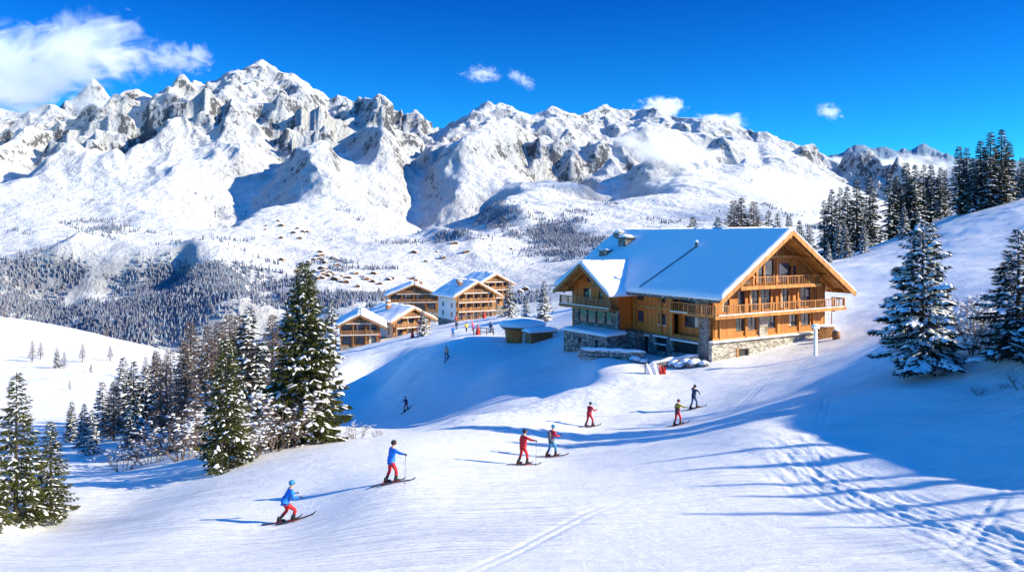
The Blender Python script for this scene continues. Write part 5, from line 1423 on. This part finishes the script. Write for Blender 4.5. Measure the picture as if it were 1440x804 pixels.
def build_people():
    SH = {'a':'in the crouch','b':'in front of the tall spruce'}
    def pp(short, label, *a, **k):
        SHORT[label] = short
        lab = label
        n0 = len(bpy.data.objects)
        return person(*a[:4], lab, *a[4:], **k)
    pp('crouching lowest on the run', 'skier in blue jacket and red trousers crouching, lowest on the ski run', 404, 733, 31.5, R(-62), 'blue', 'red', 'teal', crouch=0.75, arms='ski', stride=0.24, poles=(False, False))
    pp('standing upright in blue jacket', 'skier standing upright in blue jacket and red trousers with right arm out', 551, 680, 34, R(-58), 'blue', 'red', 'black', crouch=0.12, arms='out', stride=0.17, poles=(True, True))
    pp('dressed all in red', 'skier all in bright red holding the right arm out to a pole', 736, 652, 41, R(-55), 'red', 'red', 'black', crouch=0.1, arms='out', poles=(True, True), stride=0.18)
    pp('', 'skier with grey vest, red sleeves and teal blue trousers beside the all red skier', 776, 643, 45, R(-60), 'red', 'teal', 'teal', sleeve='crimson', vest='grey', pack='grey', crouch=0.15, arms='fwd', poles=(False, True), stride=0.2)
    pp('in crimson with dark helmet', 'skier in crimson suit and dark helmet, halfway up the run', 829, 598, 58, R(-50), 'crimson', 'crimson', 'navy', crouch=0.2, arms='fwd', poles=(True, True), stride=0.22)
    pp('', 'skier in maroon vest with yellow sleeves and red trousers', 953, 598, 56, R(-60), 'maroon', 'red', 'maroon', sleeve='yellow', vest='maroon', boots='black', crouch=0.05, arms='out', poles=(False, False))
    pp('', 'skier in navy with one elbow raised to the head, topmost on the run', 976, 571, 61, R(-70), 'navy', 'jeans', 'black', crouch=0.05, arms='head', poles=(False, False), stride=0.2)
    pp('', 'skier in dark jacket and red trousers in the shaded hollow', 571, 575, 97, R(150), 'navy', 'crimson', 'black', crouch=0.4, arms='ski', poles=(False, False))
    pp('', 'snowboarder in beige jacket and black trousers at the top edge of the hollow', 628, 498, 104, R(160), 'beige', 'black', 'black', crouch=0.1, skis=False, snowboard=True, arms='down')
    V = [('person in blue with a red hat standing in the village snow', 637, 484, 128, 'blue', 'navy', 'red'), ('person in yellow jacket beside the person in pink in the village', 656, 470, 140, 'yellow', 'navy', 'navy'),
         ('person in pink jacket in the village', 665, 468, 142, 'pink', 'crimson', 'pink'), ('person in dark blue near the round hut', 691, 481, 122, 'navy', 'navy', 'navy'),
         ('person in pale blue walking behind the round hut', 689, 474, 134, 'teal', 'jeans', 'white'), ('small dark figure beside the person in blue', 642, 472, 150, 'navy', 'black', 'black'),
         ('person in red by the fence below the big village chalet', 641, 455, 186, 'red', 'navy', 'black'), ('person in crimson in front of the brown village chalet', 534, 482, 158, 'crimson', 'navy', 'red')]
    for i, (lb, px, py, D, j, p, h) in enumerate(V):
        pp('', lb, px, py, D, R(40*i), j, p, h, skis=False, arms='down' if i % 2 else 'fwd', crouch=0.1)

# ================================================================ small things around
def build_props():
    # red piste markers
    for i, (px, D, h, lb) in enumerate(((672, 121, 1.5, 'red padded post beside the round hut'), (580, 150, 1.6, 'small red marker post below the village chalets'), (681, 185, 1.7, 'red cone standing below the big village chalet'))):
        b = ground_at(px, D); t = thing('marker_post', b, 0, lb, 'marker')
        MB().tube([(0,0,-0.2),(0,0,h*0.15),(0,0,h*0.7),(0,0,h)], [0.42,0.36,0.2,0.06], 10).build('padding', M['red'], t, True)
        MB().tube([(0,0,h-0.1),(0,0,h+0.5)], 0.03, 6).build('pole', M['metal'], t)
    # fences
    def fence(px0, D0, px1, D1, n, lb, h=1.1, mat='woodd'):
        a = ground_at(px0, D0); b = ground_at(px1, D1); t = thing('fence', a, 0, lb, 'fence')
        pts = []
        for i in range(n+1):
            q = a.lerp(b, i/n); q.z = gz(q.x, q.y); pts.append(q-a)
        for q in pts: MB().box(q.x-0.07, q.y-0.07, q.z-0.3, q.x+0.07, q.y+0.07, q.z+h).build('post', M[mat], t)
        r = MB()
        for p, q in zip(pts[:-1], pts[1:]):
            for z in (0.45, 0.9): r.beam(p+Vector((0,0,h*z)), q+Vector((0,0,h*z)), 0.06, 0.1)
        r.build('rail', M[mat], t)
        s = MB()
        for p, q in zip(pts[:-1], pts[1:]): s.beam(p+Vector((0,0,h*0.9+0.09)), q+Vector((0,0,h*0.9+0.09)), 0.09, 0.08)
        s.build('snow', M['snow'], t)
    fence(640, 196, 708, 184, 12, 'brown rail fence running in front of the big village chalet')
    fence(666, 121, 694, 119, 3, 'short snowy rail fence near the round hut')
    # sign post right of the chalet
    b = ground_at(1147, 74.5); t = thing('sign_post', b, R(20), 'pale post with a boxed head standing in front of the chalet corner', 'post')
    MB().box(-0.13, -0.13, -0.3, 0.13, 0.13, 2.5).build('post', M['white'], t); MB().box(-0.32, -0.2, 2.5, 0.32, 0.2, 2.75).build('head', M['white'], t); MB().ball((0,0,2.8), 0.4, 0.28, 0.14).build('snow', M['snow'], t, True)
    # crates / wood stack
    b = ground_at(1160, 86); t = thing('wood_stack', b, R(15), 'stack of split firewood beside the chalet corner', 'firewood')
    m = MB(); rs = random.Random(4)
    for i in range(7):
        for j in range(5): m.tube([(-1.0+i*0.3+0.15*(j % 2), -0.35, 0.15+j*0.25), (-1.0+i*0.3+0.15*(j % 2), 0.35, 0.15+j*0.25)], rs.uniform(0.10, 0.145), 7)
    m.build('logs', M['rail'], t); MB().ball((0,0,1.32), 1.25, 0.5, 0.16, 14, 8).build('snow', M['snow'], t, True)
    b = ground_at(1176, 84); t = thing('barrel', b, 0, 'dark wooden barrel with snow on top right of the firewood', 'barrel')
    MB().tube([(0,0,-0.1),(0,0,0.4),(0,0,0.9)], [0.36,0.44,0.36], 14).build('staves', M['woodd'], t, True); MB().ball((0,0,0.93), 0.36, 0.36, 0.14).build('snow', M['snow'], t, True)
    # rocks and low walls at the foot of the chalet
    rs = random.Random(9)
    def rock(px, D, sx, sy, sz, lb, grp=None, rz=0.0, mat='stone'):
        b = ground_at(px, D); t = thing('rock', b, rz, lb, 'rock', grp)
        m = MB(); m.ball((0,0,0), sx, sy, sz, 14, 9)
        r = random.Random(px); m.v = [(x*(0.85+0.3*r.random()), y*(0.85+0.3*r.random()), z*(0.85+0.3*r.random())) for x, y, z in m.v]
        m.build('stone', M[mat], t)
        m = MB(); m.ball((0.02,0.0,sz*0.42), sx*0.93, sy*0.95, sz*0.66, 14, 9)
        m.v = [(x*(0.93+0.14*r.random()), y*(0.93+0.14*r.random()), z) for x, y, z in m.v]; m.build('snow', M['snow'], t, True)
    b = ground_at(852, 84); t = thing('dry_stone_wall', b, R(-20), 'long low dry stone wall with snow on top below the chalet terrace', 'stone wall')
    m = MB()
    for i in range(16):
        for j in range(3):
            r_ = rs.uniform(0.24, 0.36); m.ball((-2.6+i*0.42+rs.uniform(-0.05,0.05), rs.uniform(-0.1,0.1), -0.1+j*0.34), r_*1.15, r_, r_*0.7, 8, 6)
    m.build('stones', M['stonel'], t)
    m = MB(); m.tube([(-2.8+i*0.5, 0.05, 0.78+0.05*math.sin(i*1.7)) for i in range(15)], [0.1,0.3,0.36,0.38,0.36,0.4,0.36,0.38,0.4,0.36,0.38,0.36,0.34,0.3,0.1], 9); m.v = [(a, b_, 0.78+(c-0.78)*0.6) for a, b_, c in m.v]; m.build('snow', M['snow'], t, True)
    for px, D, sx, sy, sz in ((893,82.5,0.7,0.6,0.6),(835,86,0.9,0.6,0.5),(946,80,0.8,0.6,0.7),(955,79,0.6,0.5,0.5),(965,79.5,0.8,0.6,0.7),(976,78.5,0.9,0.6,0.75),(990,78,0.6,0.5,0.5),(905,82,0.6,0.5,0.5),(820,88,0.8,0.6,0.5)):
        rock(px, D, sx, sy, sz, 'snow capped boulder lying at the stone foot of the chalet', 'boulders at the foot of the chalet', rs.uniform(0, 3))
    # the drift wall between pillar and dry stone wall
    b = ground_at(938, 80); t = thing('retaining_wall', b, R(8), 'sloping rubble retaining wall below the garage openings', 'stone wall')
    m = MB(); m.prism([(-2.4,-0.9),(3.2,-0.9),(3.2,1.0),(1.5,0.85),(-1.0,0.45),(-2.2,0.0)], -0.3, 0.35); m.build('stones', M['stone'], t)
    m = MB(); m.tube([(-2.2,0,0.0),(-1.4,0.05,0.38),(-0.6,0,0.5),(0.3,-0.05,0.72),(1.2,0,0.78),(2.2,0.04,0.95),(3.2,0,1.0)], [0.1,0.26,0.22,0.3,0.24,0.3,0.2], 9); m.build('snow', M['snow'], t, True)
    # banner lying at the foot: white sheet with a red end
    b = ground_at(921, 76.5); t = thing('banner', b, R(10), 'white sheet with a red end hung over padding below the chalet', 'banner')
    def sheet(x0, x1, hs, seed):
        m = MB(); n = 10; vs = []; fs = []
        for i in range(n+1):
            x = x0+(x1-x0)*i/n; hh = hs[0]+(hs[1]-hs[0])*i/n+0.12*math.sin(i*1.9+seed)
            for j in range(5): vs.append((x, -0.3+0.12*math.sin(i*1.3+j)+0.25*(j/4)**2, hh*(j/4)-0.1))
        for i in range(n):
            for j in range(4): k = i*5+j; fs.append((k,k+5,k+6,k+1))
        m.add(vs, fs); return m
    sheet(-0.95, 0.35, (1.1, 0.95), 0).build('white_cloth', M['whitef'], t, True); sheet(0.352, 1.05, (0.9, 0.7), 2).build('red_cloth', M['red'], t, True)
    MB().beam((-0.95,0.1,-0.2), (-0.95,0.1,1.0), 0.08, 0.08, up=(0,1,0)).build('support', M['metal'], t)
    # hedges in front of the terrace
    # flower tub on balcony corner
    # footpath snow table set right of hut
    b = ground_at(775, 112); t = thing('picnic_table', b, R(10), 'snow covered picnic table behind the shed', 'table')
    MB().box(-0.9,-0.4,0.70,0.9,0.4,0.76).build('tabletop', M['woodd'], t); MB().ball((0,0,0.8),0.9,0.42,0.14).build('snow', M['snow'], t, True)
    for s in (-0.7,0.7): MB().box(s-0.05,-0.35,-0.2,s+0.05,0.35,0.697).build('leg', M['woodd'], t)

# ================================================================ clouds
def cloud_mat(name, dens, scale, thr, seed, soft=0.3):
    m = bpy.data.materials.new(name); m.use_nodes = True; nt = m.node_tree
    nt.nodes.remove(nt.nodes['Principled BSDF'])
    tc = N(nt, 'ShaderNodeTexCoord'); out = nt.nodes['Material Output']
    ln = N(nt, 'ShaderNodeVectorMath', operation='LENGTH'); L(nt, tc.outputs['Object'], ln.inputs[0])
    mpv = mapping(nt, tc.outputs['Object'], (scale*1.5, scale*0.9, scale*0.9)); mpv.node.inputs['Location'].default_value = (seed*3.1, seed*1.7, seed)
    n = noise(nt, 1.3, 8, 0.66, mpv, 0.9)
    v = mathn(nt, 'SUBTRACT', mathn(nt, 'MULTIPLY', n.outputs[0], 1.9), mathn(nt, 'MULTIPLY', mathn(nt, 'POWER', ln.outputs['Value'], 2.0), 0.62))
    d = N(nt, 'ShaderNodeMapRange'); thr = thr+0.42; d.inputs['From Min'].default_value = thr; d.inputs['From Max'].default_value = thr+soft; d.inputs['To Max'].default_value = dens
    L(nt, v, d.inputs['Value'])
    pv = N(nt, 'ShaderNodeVolumeScatter'); pv.inputs['Color'].default_value = (1,1,1,1); pv.inputs['Anisotropy'].default_value = 0.25
    L(nt, d.outputs[0], pv.inputs['Density'])
    em = N(nt, 'ShaderNodeEmission'); em.inputs[0].default_value = (0.80, 0.90, 1.0, 1); L(nt, mathn(nt, 'MULTIPLY', d.outputs[0], 0.12), em.inputs[1])
    ad = N(nt, 'ShaderNodeAddShader'); L(nt, pv.outputs[0], ad.inputs[0]); L(nt, em.outputs[0], ad.inputs[1]); L(nt, ad.outputs[0], out.inputs['Volume'])
    return m
def build_clouds():
    for i, (px, py, D, wx, wz, wy, dens, thr, sc2, rot, lb) in enumerate((
        (50, 100, 4300, 215, 82, 300, 0.014, 0.24, 1.7, R(14), 'large white cloud drifting over the left peaks'),
        (252, 82, 4400, 74, 34, 120, 0.014, 0.31, 1.6, R(-5), 'curled white cloud right of the large cloud'),
        (140, 155, 5600, 55, 30, 220, 0.008, 0.22, 1.6, 0, 'small cloud clinging to the pointed left peak'),
        (678, 104, 5200, 42, 19, 150, 0.012, 0.36, 1.8, 0, 'small white cloud in the middle of the blue sky'),
        (733, 112, 5200, 36, 13, 120, 0.012, 0.35, 1.8, R(-30), 'wispy cloud beside the small middle cloud'),
        (1166, 157, 5200, 30, 18, 120, 0.012, 0.36, 1.8, R(-15), 'little lone cloud above the right hand ridge'),
        (928, 152, 6200, 42, 20, 260, 0.010, 0.20, 1.5, 0, 'rounded cloud rising behind the central ridge'),
        (1010, 172, 6200, 50, 16, 260, 0.010, 0.20, 1.5, 0, 'flat cloud bank lying behind the right hand ridge'),
        (935, 212, 3500, 105, 26, 260, 0.009, 0.16, 1.5, R(-8), 'thin mist patch on the face below the central ridge'),
        (1110, 268, 2600, 115, 28, 300, 0.008, 0.16, 1.5, R(-8), 'mist bank in front of the right hand slopes'),
        (1240, 240, 6000, 130, 26, 400, 0.005, 0.16, 1.5, 0, 'haze bank before the distant blue peaks'))):
        k = D/F
        me = MB().ball((0,0,0), 1, 1, 1, 24, 14)
        o = me.build('cloud', cloud_mat('cloud vapour', dens, sc2, thr, i+1), None)
        o.location = P(px, py, D); o.scale = (wx*k, wy, wz*k); o.rotation_euler = (0, -rot, 0)
        tag(o, lb, 'cloud')
build_camera(); build_world()
build_near()
MG = build_mountains()
build_trees()
build_buildings()
build_people()
build_props()
build_clouds()
for o in list(bpy.data.objects):
    if 'h' in o and isinstance(o.get('h'), (int, float)): del o['h']
